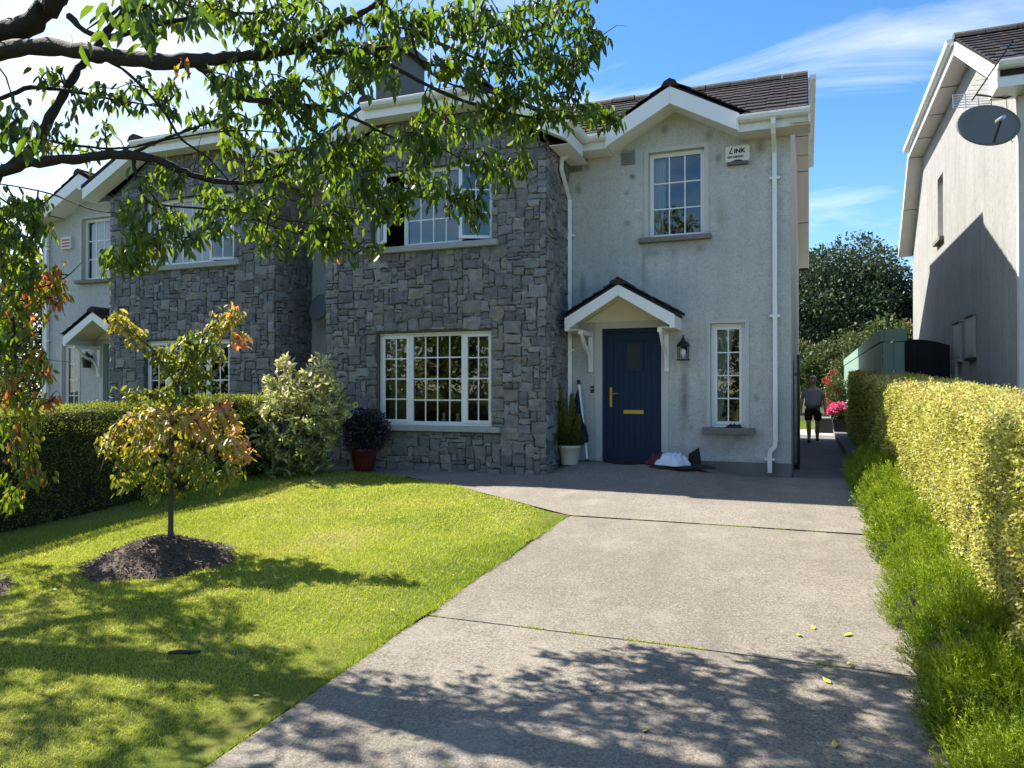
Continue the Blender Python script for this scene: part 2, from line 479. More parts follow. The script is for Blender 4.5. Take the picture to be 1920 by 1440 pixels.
M['green'] = plain('sage_green_paint', (.19, .285, .235), 0.6, var=0.12, nscale=4, bump=0.12)
M['gate'] = plain('black_gate_paint', (.004, .004, .005), 0.7)
M['conc'] = mat_concrete('driveway_concrete', (.240, .215, .178))
M['conc2'] = mat_concrete('brushed_concrete', (.265, .238, .200))
M['conc3'] = mat_concrete('path_concrete', (.20, .195, .19))
M['patio'] = mat_concrete('patio_slab', (.42, .40, .37))
M['joint'] = plain('joint_dirt', (.035, .035, .022), 0.95, var=0.5, nscale=30, bump=0.6)
M['bark'] = plain('cherry_bark', (.030, .023, .020), 0.85, var=0.6, nscale=26, bump=1.0, bscale=55)
M['bark2'] = plain('young_bark', (.075, .062, .048), 0.8, var=0.35, nscale=30, bump=0.6)
M['core'] = plain('shaded_inner_core', (.020, .019, .010), 0.95, var=0.5, nscale=12, bump=0.5)  # dark fill inside hedge and heather, shade between leaves put into its colour
M['mulch'] = plain('bark_mulch', (.12, .086, .064), 0.95, var=0.55, nscale=40, bump=1.0, bscale=70)
k = NM('mulch_chips'); c = k.ramp(k.attr('tint'), [(0, (.035, .025, .019)), (.6, (.12, .088, .066)), (1, (.28, .23, .18))]); k.bsdf(c, 0.9); M['mulch_i'] = k.m
k = NM('soil_under_lawn'); v = k.coord('World')
c = k.ramp(k.noise(v, 2.2, 6, 0.6), [(0.3, (.08, .105, .018)), (0.55, (.13, .15, .028)), (0.75, (.18, .16, .05))]); k.bsdf(c, 0.95, k.bump(k.noise(v, 90, 3), 0.6, 0.01), spec=0.1); M['soil'] = k.m
k = NM('ground_earth'); v = k.coord('World')
c = k.ramp(k.noise(v, 0.5, 6, 0.6), [(0.3, (.035, .050, .014)), (0.7, (.075, .085, .025))]); k.bsdf(c, 0.95, spec=0.1); M['ground'] = k.m
M['grass'] = leafmat('grass_blade', [(0, (.14, .21, .016)), (.35, (.35, .41, .040)), (.7, (.50, .51, .085)), (.9, (.56, .50, .17)), (1, (.58, .50, .24))], 0.45, 0.5, 0.03, (1.25, 1.3, .7))
M['cherry'] = leafmat('cherry_leaf', [(0, (.032, .065, .008)), (.5, (.070, .115, .012)), (.80, (.120, .155, .017)), (.92, (.21, .17, .03)), (.97, (.30, .15, .045)), (1, (.34, .10, .05))], 0.62, 0.45, 0.045, (2.25, 2.2, .7))
M['ycherry'] = leafmat('young_cherry_leaf', [(0, (.15, .21, .022)), (.35, (.36, .35, .050)), (.6, (.54, .40, .13)), (.8, (.58, .28, .15)), (1, (.52, .12, .09))], 0.45, 0.42, 0.06, (1.45, 1.3, .8))
M['vari'] = leafmat('variegated_leaf', [(0, (.08, .13, .04)), (.45, (.28, .32, .10)), (.75, (.52, .51, .21)), (1, (.70, .67, .42))], 0.35, 0.35, 0.07, (1.2, 1.2, .8))
M['hedge'] = leafmat('golden_privet_leaf', [(0, (.08, .10, .014)), (.4, (.40, .41, .075)), (.75, (.60, .57, .17)), (.93, (.70, .66, .31)), (1, (.42, .24, .08))], 0.38, 0.6, 0.02, (1.2, 1.2, .75))
M['hedgeg'] = leafmat('green_hedge_leaf', [(0, (.035, .060, .010)), (.5, (.085, .115, .016)), (.75, (.17, .20, .028)), (1, (.36, .37, .07))], 0.38, 0.6, 0.02, (1.4, 1.4, .7))
M['heather'] = leafmat('heather_sprig', [(0, (.050, .10, .006)), (.5, (.19, .27, .010)), (1, (.36, .42, .024))], 0.35, 0.55, 0.02, (1.2, 1.3, .5))
M['fartree'] = leafmat('far_foliage', [(0, (.022, .040, .017)), (.5, (.050, .080, .032)), (1, (.12, .15, .055))], 0.25, 0.6, 0.03, (1.2, 1.2, .8))
M['bush'] = leafmat('bush_leaf', [(0, (.030, .050, .014)), (.6, (.085, .115, .030)), (.9, (.17, .17, .055)), (1, (.36, .17, .14))], 0.3, 0.6, 0.03, (1.2, 1.2, .8))
M['darkleaf'] = leafmat('dark_purple_leaf', [(0, (.008, .008, .011)), (.7, (.022, .018, .026)), (1, (.05, .035, .05))], 0.15, 0.5, 0.04, (1, 1, 1))
M['conifer'] = leafmat('golden_conifer', [(0, (.045, .060, .008)), (.6, (.12, .12, .014)), (1, (.21, .18, .03))], 0.25, 0.6, 0.02, (1.1, 1.1, .8))
M['pink'] = leafmat('pink_petal', [(0, (.55, .04, .20)), (.6, (.75, .10, .33)), (1, (.85, .38, .45))], 0.35, 0.6, 0.02, (1.1, 1, 1))
M['redp'] = leafmat('red_petal', [(0, (.26, .02, .025)), (.6, (.40, .06, .04)), (1, (.48, .19, .09))], 0.35, 0.6, 0.02, (1.1, 1, 1))
M['yellowp'] = plain('yellow_petal', (.72, .62, .12), 0.6)
M['potw'] = plain('cream_pot_plastic', (.60, .58, .50), 0.45, var=0.06)
M['potr'] = plain('red_glazed_pot', (.075, .013, .012), 0.28, var=0.2, coat=0.3)
M['pots'] = plain('black_plastic', (.012, .013, .013), 0.5)
M['navycloth'] = plain('navy_cloth', (.010, .014, .030), 0.95, var=0.2, bump=0.3)
M['whitecloth'] = plain('white_cloth', (.66, .68, .78), 0.9, var=0.06)
M['darkcloth'] = plain('charcoal_cloth', (.022, .022, .026), 0.95, var=0.2, bump=0.3)
M['maroon'] = plain('maroon_cloth', (.095, .022, .030), 0.95, var=0.2)
M['skin'] = plain('skin', (.52, .30, .22), 0.55, var=0.1)
M['hair'] = plain('white_hair', (.52, .49, .45), 0.8, var=0.15, nscale=60)
M['tshirt'] = plain('grey_tshirt', (.36, .36, .38), 0.95, var=0.1, bump=0.2, bscale=25)
M['shorts'] = plain('dark_shorts', (.020, .018, .018), 0.95)
M['shoe'] = plain('black_shoe', (.010, .010, .010), 0.6)
M['boxgrey'] = plain('grey_box', (.30, .31, .33), 0.6)
M['ornament'] = plain('ornament_ceramic', (.50, .40, .18), 0.4, var=0.2)
M['bulb'] = plain('frosted_bulb', (.70, .70, .68), 0.3)
M['deadleaf'] = plain('yellow_fallen_leaf', (.50, .42, .06), 0.7, var=0.2)
k = NM('window_glass')
tr = k.n('ShaderNodeBsdfTransparent'); tr.inputs[0].default_value = (.86, .90, .88, 1)
gl = k.n('ShaderNodeBsdfGlossy'); gl.inputs['Roughness'].default_value = 0.015; gl.inputs[0].default_value = (.95, .98, 1, 1)
fr = k.n('ShaderNodeFresnel'); fr.inputs['IOR'].default_value = 2.05
vv = k.coord('World'); k.ln(k.bump(k.noise(vv, 2.2, 2), 0.05, 0.02), gl.inputs['Normal'])
ms = k.n('ShaderNodeMixShader'); k.ln(fr.outputs[0], ms.inputs[0]); k.ln(tr.outputs[0], ms.inputs[1]); k.ln(gl.outputs[0], ms.inputs[2])
k.ln(ms.outputs[0], k.out.inputs[0]); M['glass'] = k.m
# ------------------------------------------------------------------ the setting: ground, lawn, driveway, paths
def strip(name, ys, x0, x1, mat, dz=0.0, kind='structure', nx=2):
    mb = MB(); vs = []; fs = []
    for y in ys:
        for i in range(nx):
            vs.append((x0 + (x1-x0)*i/(nx-1), y, gz(y) + dz))
    for j in range(len(ys)-1):
        for i in range(nx-1):
            a = j*nx + i; fs.append((a, a+1, a+nx+1, a+nx))
    mb.add(vs, fs); o = mb.build(name, mat); tag(o, kind=kind); return o

g = strip('ground', [-400, -60, -1, 3, 6, 9, 10.9, 11.6, 13, 40, 120, 700], -500, 500, M['ground'], -0.06)

LE = -2.56                                        # lawn / driveway edge
LAWN = [(-2.56, 0.2), (-2.52, 8.2), (-4.85, 9.74), (-5.83, 10.16), (-7.5, 10.32), (-8.6, 10.32), (-8.6, 0.2)]
def lawn_ymax(x):
    pts = [(-9, 10.32), (-7.5, 10.32), (-5.83, 10.16), (-4.85, 9.74), (-2.52, 8.2)]
    return float(np.interp(x, [p[0] for p in pts], [p[1] for p in pts]))
def bumpz(x, y):
    return 0.018*math.sin(x*1.7+0.4)*math.sin(y*1.3) + 0.010*math.sin(3.1*x-2.2*y)
xs = np.linspace(-9.0, LE, 60); vs = []; fs = []; ny = 60
for i, x in enumerate(xs):
    y1 = lawn_ymax(x)
    for j in range(ny):
        y = -2 + (y1+2)*j/(ny-1)
        vs.append((x, y, gz(y) + 0.004 + bumpz(x, y)*min(1, abs(x-LE)*2)))
for i in range(len(xs)-1):
    for j in range(ny-1):
        a = i*ny + j; fs.append((a, a+ny, a+ny+1, a+1))
mb = MB(); mb.add(vs, fs); lawn = tag(mb.build('lawn', M['soil'], smooth=True), kind='structure')

# grass blades (short mown turf)
def lawn_pts(n, y0, y1, x0=-8.6, x1=LE+0.01):
    X = rng.uniform(x0, x1, n); Y = rng.uniform(y0, y1, n)
    ym = np.interp(X, [-9, -7.5, -5.83, -4.85, -2.52], [10.32, 10.32, 10.16, 9.74, 8.2])
    wob = 0.010*np.sin(Y*5.3) + 0.008*np.sin(Y*17.0+1) + rng.normal(0, .010, n)
    k = (Y < ym + .012 + rng.normal(0, .02, n)) & (X < LE + wob)
    return X[k], Y[k]
PX, PY, LL, WW = [], [], [], []
for (n, y0, y1, l, w) in ((150000, 1.9, 4.2, .034, .0045), (150000, 4.2, 7.0, .036, .0065), (90000, 7.0, 10.40, .038, .010)):
    X, Y = lawn_pts(n, y0, y1)
    PX.append(X); PY.append(Y); LL.append(rng.uniform(.55, 1.25, len(X))*l); WW.append(np.full(len(X), w))
# longer untrimmed edge along the concrete
ne = 9000; Y = rng.uniform(1.9, 8.2, ne); X = LE + rng.normal(0, .012, ne) + 0.010*np.sin(Y*5.3) + .008*np.sin(Y*17+1)
PX.append(X); PY.append(Y); LL.append(rng.uniform(.6, 1.5, ne)*.045); WW.append(np.full(ne, .006))
X = np.concatenate(PX); Y = np.concatenate(PY); LL = np.concatenate(LL); WW = np.concatenate(WW)
keep = (np.hypot(X+5.63, Y-5.28) > .66 + .05*np.sin(7*np.arctan2(Y-5.28, X+5.63))) & (np.hypot(X+6.95, Y-3.38) > 1.18)
X, Y, LL, WW = X[keep], Y[keep], LL[keep], WW[keep]
Z = np.array([gz(y) for y in Y]) + 0.018*np.sin(X*1.7+0.4)*np.sin(Y*1.3) + 0.010*np.sin(3.1*X-2.2*Y)
P = np.stack([X, Y, Z], 1); n = len(P)
A = np.stack([rng.normal(0, .95, n), rng.normal(0, .95, n), np.ones(n)], 1)
V, F, kk = scatter(P, A, rng.normal(0, .6, (n, 3))+np.array([0, 0, .8]), LL, WW, BLADE)
pat = 0.5 + .5*np.sin(X*1.9+np.sin(Y*1.3)*1.4)*np.sin(Y*1.7+1.0) 
dry = np.clip(np.sin(X*2.7+1.1)*np.sin(Y*2.1+.3)*np.sin(X*.9-Y*1.1), 0, 1)
edge = np.clip(1-np.abs(X-LE)/.7, 0, 1)
pat2 = np.sin(X*5.3+np.sin(Y*4.1)*1.7)*np.sin(Y*6.1+np.sin(X*3.3)*2)
tint = np.clip(.42 + .20*pat + .10*pat2 + .40*dry - .34*edge + rng.normal(0, .17, n), 0, 1)
grass = np_mesh('lawn_grass', V, F, M['grass'], tint=np.repeat(tint, kk)); tag(grass, 'short mown green grass of the front lawn', 'grass', kind='stuff')

# bits of leaf and clover on the turf
n = 150; X = rng.uniform(-8, -2.7, n); Y = rng.uniform(2.2, 9.2, n); kq = Y < np.interp(X, [-9, -7.5, -5.83, -4.85, -2.52], [10.2, 10.2, 10, 9.6, 8.1]); X, Y = X[kq], Y[kq]; n = len(X)
P = np.stack([X, Y, np.array([gz(y) for y in Y])+.034], 1)
V, F, kk = scatter(P, np.stack([rng.normal(0, 1, n), rng.normal(0, 1, n), rng.normal(0, .25, n)], 1), np.stack([rng.normal(0, .3, n), rng.normal(0, .3, n), np.ones(n)], 1), rng.uniform(.015, .045, n), rng.uniform(.010, .022, n), LEAF)
o = np_mesh('lawn_litter', V, F, M['ycherry'], tint=np.repeat(rng.uniform(.2, .8, n), kk)); tag(o, 'small dry leaf scraps scattered over the lawn', 'leaf litter', kind='stuff')
# moss and weeds in the open joints and along the edges of the concrete
n1 = 2600; X = np.concatenate([rng.uniform(-2.5, .62, n1), rng.uniform(-2.5, .62, n1//2), rng.uniform(.60, .70, n1//2)]); Y = np.concatenate([np.full(n1, 4.753)+rng.normal(0, .005, n1), np.full(n1//2, 8.204)+rng.normal(0, .006, n1//2), rng.uniform(2.2, 9.5, n1//2)])
cl_ = np.sin(X*7+1)+np.sin(X*17.0)+np.sin(X*3.1+Y*5) > .5; X, Y = X[cl_], Y[cl_]; n = len(X)
P = np.stack([X, Y, np.array([gz(y) for y in Y])+.004], 1)
V, F, kk = scatter(P, np.stack([rng.normal(0, .7, n), rng.normal(0, .7, n), np.ones(n)], 1), rng.normal(0, 1, (n, 3)), rng.uniform(.008, .028, n), rng.uniform(.003, .007, n), BLADE)
o = np_mesh('joint_moss', V, F, M['grass'], tint=np.repeat(rng.uniform(.0, .75, n), kk)); tag(o, 'moss and tiny weeds in the driveway joints', 'moss', kind='stuff')

# driveway slabs with open joints
drv = strip('driveway', [-6, -1, 3, 6, 8.215], -2.62, 0.72, M['joint'], -0.012); drv['label'] = 'long concrete driveway with open joints between slabs'
for (y0, y1) in ((-6.0, 1.30), (1.314, 4.745), (4.762, 8.195)):
    mb = MB(); ny = 10; vs = []; fs = []
    for j in range(ny+1):
        y = y0 + (y1-y0)*j/ny
        e = .012 if j in (0, ny) else 0.0
        for (x, zz_) in ((LE+.012, -.06), (LE+.012, .004), (LE+.03, .014), (-.9, .018), (.68, .014), (.70, -.06)):
            vs.append((x, y, gz(y) + zz_ - e))
    for j in range(ny):
        for i in range(5):
            a = j*6 + i; fs.append((a, a+1, a+7, a+6))
    fs.append(tuple(range(6))); fs.append(tuple(range(ny*6, ny*6+6)))
    mb.add(vs, fs); mb.build('slab', M['conc'], drv)

def ramp(x, y):
    a = min(max((y-10.35)/1.25, 0), 1); a = a*a*(3-2*a)
    l = min(max((x+3.85)/.35, 0), 1); r = min(max((-.75-x)/1.25, 0), 1)
    return .155 * a * l * r*r*(3-2*r)
xs = list(np.linspace(-8.25, -2.55, 48)) + list(np.linspace(-2.5, .70, 34)); ny = 34; vs = []; fs = []
for x in xs:
    y0 = 8.212 if x > -2.52 else lawn_ymax(x) - .012
    y1 = 10.80 if x < -3.70 else 11.95
    if -8.3 < x < -7.72: y1 = 11.9
    for j in range(ny):
        y = y0 + (y1-y0)*j/(ny-1); vs.append((x, y, gz(y) + .012 + ramp(x, y)))
for i in range(len(xs)-1):
    for j in range(ny-1):
        a = i*ny + j; fs.append((a, a+ny, a+ny+1, a+1))
mb = MB(); mb.add(vs, fs); apron = tag(mb.build('pavement', M['conc2'], smooth=True), kind='structure')
sp = strip('side_path', [11.96, 13, 18, 24.0], -.22, 1.12, M['conc3'], .006)
pt = strip('patio', [24.01, 27.5], -7, 2.5, M['patio'], .012)
bl = strip('back_lawn', [27.52, 34], -14, 1.3, M['grass'], .02)

# mulch mounds with chips
def mound(name, cx, cy, r, h, label):
    t = thing(name, label, 'mulch', (cx, cy, gz(cy)))
    nr, na = 10, 40; vs = []; fs = []
    for i in range(nr+1):
        for a in range(na):
            an = 2*math.pi*a/na; rr = r*(i/nr)*(1+.06*math.sin(3*an+cx)+.04*math.sin(7*an))
            x = cx + rr*math.cos(an); y = cy + rr*math.sin(an); q = 1-(i/nr)**1.4
            vs.append((x, y, gz(y) - .015 + h*q + .012*rnd.uniform(-1, 1)*(i < nr)))
    for i in range(nr):
        for a in range(na): fs.append((i*na+a, (i+1)*na+a, (i+1)*na+(a+1) % na, i*na+(a+1) % na))
    m = MB(); m.add(vs, fs); m.build('soil_mound', M['mulch'], t, smooth=True)
    n = 5200; an = rng.uniform(0, 2*np.pi, n); q = np.sqrt(rng.uniform(0, 1.03, n))
    rr = r*q*(1+.06*np.sin(3*an+cx)+.04*np.sin(7*an)); x = cx+rr*np.cos(an); y = cy+rr*np.sin(an)
    z = np.array([gz(b) for b in y]) + h*(1-np.minimum(q, 1)**1.4) + rng.uniform(-.004, .012, n)
    A = np.stack([rng.normal(0, 1, n), rng.normal(0, 1, n), rng.normal(0, .3, n)], 1)
    V, F, kk = scatter(np.stack([x, y, z], 1), A, np.stack([rng.normal(0, .5, n), rng.normal(0, .5, n), np.ones(n)], 1), rng.uniform(.012, .05, n), rng.uniform(.006, .016, n), RHOMB)
    o = np_mesh('bark_chips', V, F, M['mulch_i'], t, np.repeat(rng.uniform(0, 1, n)**1.6, kk)); o['kind'] = 'stuff'
    return t
mound('mulch_mound', -5.63, 5.28, .66, .22, 'round mound of bark mulch at the foot of the small young tree')
mound('mulch_mound', -6.95, 3.38, 1.18, .16, 'bark mulch round the foot of the large overhanging cherry tree')
# ------------------------------------------------------------------ tiles and stones
def tile_mesh():
    prof = [(0, .020), (.05, .023), (.10, .018), (.29, .017), (.298, .010)]
    vs = []; fs = []
    for (s, lift) in ((0.0, .026), (.41, .0)):
        for (u, nn) in prof: vs.append((u, s, nn + lift))
    for (u, nn) in prof: vs.append((u, 0.0, nn + .026 - .024))
    n = len(prof)
    for i in range(n-1):
        fs.append((i, i+1, n+i+1, n+i)); fs.append((2*n+i, 2*n+i+1, i+1, i))
    fs.append((0, n, 2*n)); fs.append((n-1, 3*n-1, 2*n-1))
    me = bpy.data.meshes.new('roof_tile'); me.from_pydata(vs, [], fs); me.materials.append(M['tile']); me.update()
    return me
TILE = tile_mesh()
def tiles_on(parent, O, u, s, nu, ns, exp=.32, wid=.298, skip=None):
    u = Vector(u).normalized(); s = Vector(s).normalized(); n = u.cross(s).normalized()
    if n.z < 0: n = -n
    rot = Matrix((u, s, n)).transposed().to_euler()
    flip = u.cross(s).z < 0
    for j in range(ns):
        off = 0.0
        for i in range(nu):
            p = Vector(O) + u*(i*wid + off) + s*(j*exp) + n*(.004 + rnd.uniform(0, .004))
            if skip and skip(p): continue
            o = bpy.data.objects.new('roof_tile', TILE)
            link(o, p, parent)
            if flip:
                uu = -u; p2 = p + u*wid; o.location = p2 - OR[parent.name]
                o.rotation_euler = Matrix((uu, s, n)).transposed().to_euler()
            else: o.rotation_euler = rot
            o.scale = (wid/.298, exp/.32, 1)

def pack(W_, H_, g_, hole, r):
    nx, nz = int(round(W_/g_)), int(round(H_/g_)); occ = np.zeros((nx, nz), bool)
    for i in range(nx):
        for j in range(nz):
            if hole((i+.5)*g_, (j+.5)*g_): occ[i, j] = True
    out = []
    for j in range(nz):
        for i in range(nx):
            if occ[i, j]: continue
            q = r.random()
            if q < .40: w, h = r.choice([(3, 2), (4, 3), (3, 3), (5, 3), (4, 4), (5, 4), (6, 4)])
            elif q < .74: w, h = r.choice([(3, 2), (4, 2), (5, 2), (2, 2), (2, 3), (3, 4)])
            else: w, h = r.choice([(2, 1), (4, 1), (5, 1), (3, 1), (2, 2)])
            ww = 0
            while ww < w and i+ww < nx and not occ[i+ww, j]: ww += 1
            if i+ww < nx and not occ[i+ww, j] and (i+ww+1 >= nx or occ[i+ww+1, j]): ww += 1
            hh = 1
            while hh < h and j+hh < nz and not occ[i:i+ww, j+hh].any(): hh += 1
            occ[i:i+ww, j:j+hh] = True
            out.append((i*g_, j*g_, ww*g_, hh*g_))
    return out

def stone_geo(x, z, w, h, r, gap=.0045):
    """irregular dressed stone: returns local verts (u, proud, v) and faces"""
    d = r.uniform(.010, .034); jx = min(.024, w*.14); jz = min(.020, h*.20)
    x0, x1, z0, z1 = x+gap, x+w-gap, z+gap*.8, z+h-gap*.8
    J = lambda a: r.uniform(-a, a)
    base = [(x0+J(jx), z0+J(jz)), ((x0+x1)/2+J(jx), z0+J(jz)*.8), (x1+J(jx), z0+J(jz)), (x1+J(jx)*.8, (z0+z1)/2+J(jz)),
            (x1+J(jx), z1+J(jz)), ((x0+x1)/2+J(jx), z1+J(jz)*.8), (x0+J(jx), z1+J(jz)), (x0+J(jx)*.8, (z0+z1)/2+J(jz))]
    cx_, cz_ = (x0+x1)/2, (z0+z1)/2
    vs = []; fs = []
    inset = min(.012, min(w, h)*.16)
    tu, tv = r.uniform(-.06, .06), r.uniform(-.09, .09)
    for (a, b) in base: vs.append((a, -.004, b))
    for (a, b) in base: vs.append((a, d*.65, b))
    for (a, b) in base:
        la = math.hypot(a-cx_, b-cz_); f = (la-inset)/la if la > inset else .5
        a2, b2 = cx_+(a-cx_)*f, cz_+(b-cz_)*f
        vs.append((a2, d + tu*(a2-cx_) + tv*(b2-cz_) + r.uniform(-.003, .003), b2))
    vs.append((cx_+J(.02), d + r.uniform(.0, .012), cz_+J(.015)))
    for i in range(8):
        k_ = (i+1) % 8
        fs.append((i, k_, 8+k_, 8+i)); fs.append((8+i, 8+k_, 16+k_, 16+i)); fs.append((16+i, 16+k_, 24))
    return vs, fs, d

def stone_face(parent, stones, to_world, nmax, r, score):
    """the nmax best-seen stones as parts, the rest as one stuff part"""
    order = sorted(stones, key=lambda s: -score(s))
    rest = MB()
    for i, st in enumerate(order):
        vs, fs, d = stone_geo(*st, r)
        ws = [to_world(*p) for p in vs]
        if i < nmax:
            m = MB(); m.add(ws, fs); m.build('stone', M['stone'], parent)
        else: rest.add(ws, fs)
    return rest
# ------------------------------------------------------------------ the pair of houses
def openwall(mb, x0, x1, z0, z1, y, ops, depth=.14):
    xs = sorted({x0, x1} | {o[0] for o in ops} | {o[1] for o in ops}); zs = sorted({z0, z1} | {o[2] for o in ops} | {o[3] for o in ops})
    for i in range(len(xs)-1):
        for j in range(len(zs)-1):
            cx_, cz_ = (xs[i]+xs[i+1])/2, (zs[j]+zs[j+1])/2
            if any(o[0] < cx_ < o[1] and o[2] < cz_ < o[3] for o in ops): continue
            mb.add([(xs[i], y, zs[j]), (xs[i+1], y, zs[j]), (xs[i+1], y, zs[j+1]), (xs[i], y, zs[j+1])], [(0, 1, 2, 3)])
    for (a, b, c_, d) in ops:
        for q in (((a, c_), (b, c_)), ((b, c_), (b, d)), ((b, d), (a, d)), ((a, d), (a, c_))):
            (u0, w0), (u1, w1) = q
            mb.add([(u0, y, w0), (u1, y, w1), (u1, y+depth, w1), (u0, y+depth, w0)], [(0, 1, 2, 3)])

def wavy(x0, x1, z0, z1, y, amp, waves, taper=0.0, n=40):
    """hanging cloth; taper gathers the lower edge to one side"""
    vs = []; fs = []; nz = 8
    for j in range(nz+1):
        t = j/nz; z = z1 + (z0-z1)*t
        xa = x0 + taper*(t**1.6 if taper > 0 else 0); xb = x1 + (taper*(t**1.6) if taper < 0 else 0)
        for i in range(n+1):
            s = i/n; vs.append((xa+(xb-xa)*s, y + amp*math.sin(s*waves*2*math.pi + .5*math.sin(t*3)), z))
    for j in range(nz):
        for i in range(n):
            a = j*(n+1)+i; fs.append((a, a+1, a+n+2, a+n+1))
    return vs, fs

def make_window(H, mx, y, x0, x1, z0, z1, lights, rec=.085, wall_depth=.14, nm='window'):
    """outer frame = the part; sashes, bars and panes = its pieces"""
    X = lambda p: (mx(p[0]), p[1], p[2])
    yf = y + rec; fw = .045
    mb = MB(X)
    mb.box(x0+.002, x1-.002, yf, yf+.07, z0+.002, z0+fw); mb.box(x0+.002, x1-.002, yf, yf+.07, z1-fw, z1-.002)
    mb.box(x0+.002, x0+fw, yf, yf+.07, z0+fw, z1-fw); mb.box(x1-fw, x1-.002, yf, yf+.07, z0+fw, z1-fw)
    for L in lights[:-1]:
        mb.box(L[1]-.022, L[1]+.022, yf, yf+.07, z0+fw, z1-fw)
    win = mb.build(nm, M['white'], H, bevel=.004)
    for (xa, xb, nc, nr, ang, hinge) in lights:
        a = xa + (fw if xa == x0 else .022); b = xb - (fw if xb == x1 else .022); c_, d = z0+fw, z1-fw
        hx = b if hinge == 'r' else a; sgn = 1 if hinge == 'r' else -1
        ca, sa = math.cos(R(ang)), math.sin(R(ang))
        def XF(p, hx=hx, sgn=sgn, ca=ca, sa=sa):       # swung outwards (-y) about the hinge
            dx, dy = p[0]-hx, p[1]-yf
            return X((hx + dx*ca - sgn*dy*sa, yf + sgn*dx*sa + dy*ca, p[2]))
        sw = .048 if hinge else .022; yo = yf-.012 if hinge else yf+.006
        m = MB(XF); m.box(a+.001, b-.001, yo, yo+.05, c_+.001, c_+sw); m.box(a+.001, b-.001, yo, yo+.05, d-sw, d-.001)
        m.box(a+.001, a+sw, yo, yo+.05, c_+sw, d-sw); m.box(b-sw, b-.001, yo, yo+.05, c_+sw, d-sw)
        m.build('sash', M['white'], win, bevel=.003)
        ga, gb, gc, gd = a+sw, b-sw, c_+sw, d-sw; bw = .010; yg = yo+.026
        m = MB(XF)
        for i in range(1, nc): m.box(ga+(gb-ga)*i/nc-bw, ga+(gb-ga)*i/nc+bw, yg-.005, yg+.005, gc, gd)
        for j in range(1, nr):
            zz_ = gc+(gd-gc)*j/nr
            for i in range(nc):
                m.box(ga+(gb-ga)*i/nc+(bw if i else 0), ga+(gb-ga)*(i+1)/nc-(bw if i < nc-1 else 0), yg-.0045, yg+.0045, zz_-bw, zz_+bw)
        if nc*nr > 1: m.build('glazing_bars', M['white'], win)
        for i in range(nc):
            for j in range(nr):
                p0, p1 = ga+(gb-ga)*i/nc+(bw if i else 0), ga+(gb-ga)*(i+1)/nc-(bw if i < nc-1 else 0)
                q0, q1 = gc+(gd-gc)*j/nr+(bw if j else 0), gc+(gd-gc)*(j+1)/nr-(bw if j < nr-1 else 0)
                m = MB(XF); m.add([(p0, yg, q0), (p1, yg, q0), (p1, yg, q1), (p0, yg, q1)], [(0, 1, 2, 3) if mx(1) > mx(0) else (3, 2, 1, 0)])
                m.build('pane', M['glass'], win, fixn=False)
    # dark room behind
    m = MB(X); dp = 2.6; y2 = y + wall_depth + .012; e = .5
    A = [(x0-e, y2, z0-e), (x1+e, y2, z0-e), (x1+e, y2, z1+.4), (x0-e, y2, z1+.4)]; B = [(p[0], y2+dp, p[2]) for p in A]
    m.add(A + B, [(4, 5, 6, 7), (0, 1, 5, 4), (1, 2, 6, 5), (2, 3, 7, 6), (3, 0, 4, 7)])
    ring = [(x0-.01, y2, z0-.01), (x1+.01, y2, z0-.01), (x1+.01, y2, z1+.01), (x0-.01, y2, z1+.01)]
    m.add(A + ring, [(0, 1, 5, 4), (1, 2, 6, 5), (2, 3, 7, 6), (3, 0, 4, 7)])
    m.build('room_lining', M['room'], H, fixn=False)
    return win

BX0, BX1, BY, WY = -7.70, -3.705, 10.77, 11.90
PARTY = -8.245
def gutter_prof(y, z):     # yz section of the white gutter in front of y, top at z
    return [(y, z), (y-.115, z), (y-.12, z-.03), (y-.105, z-.075), (y-.07, z-.10), (y, z-.10)]

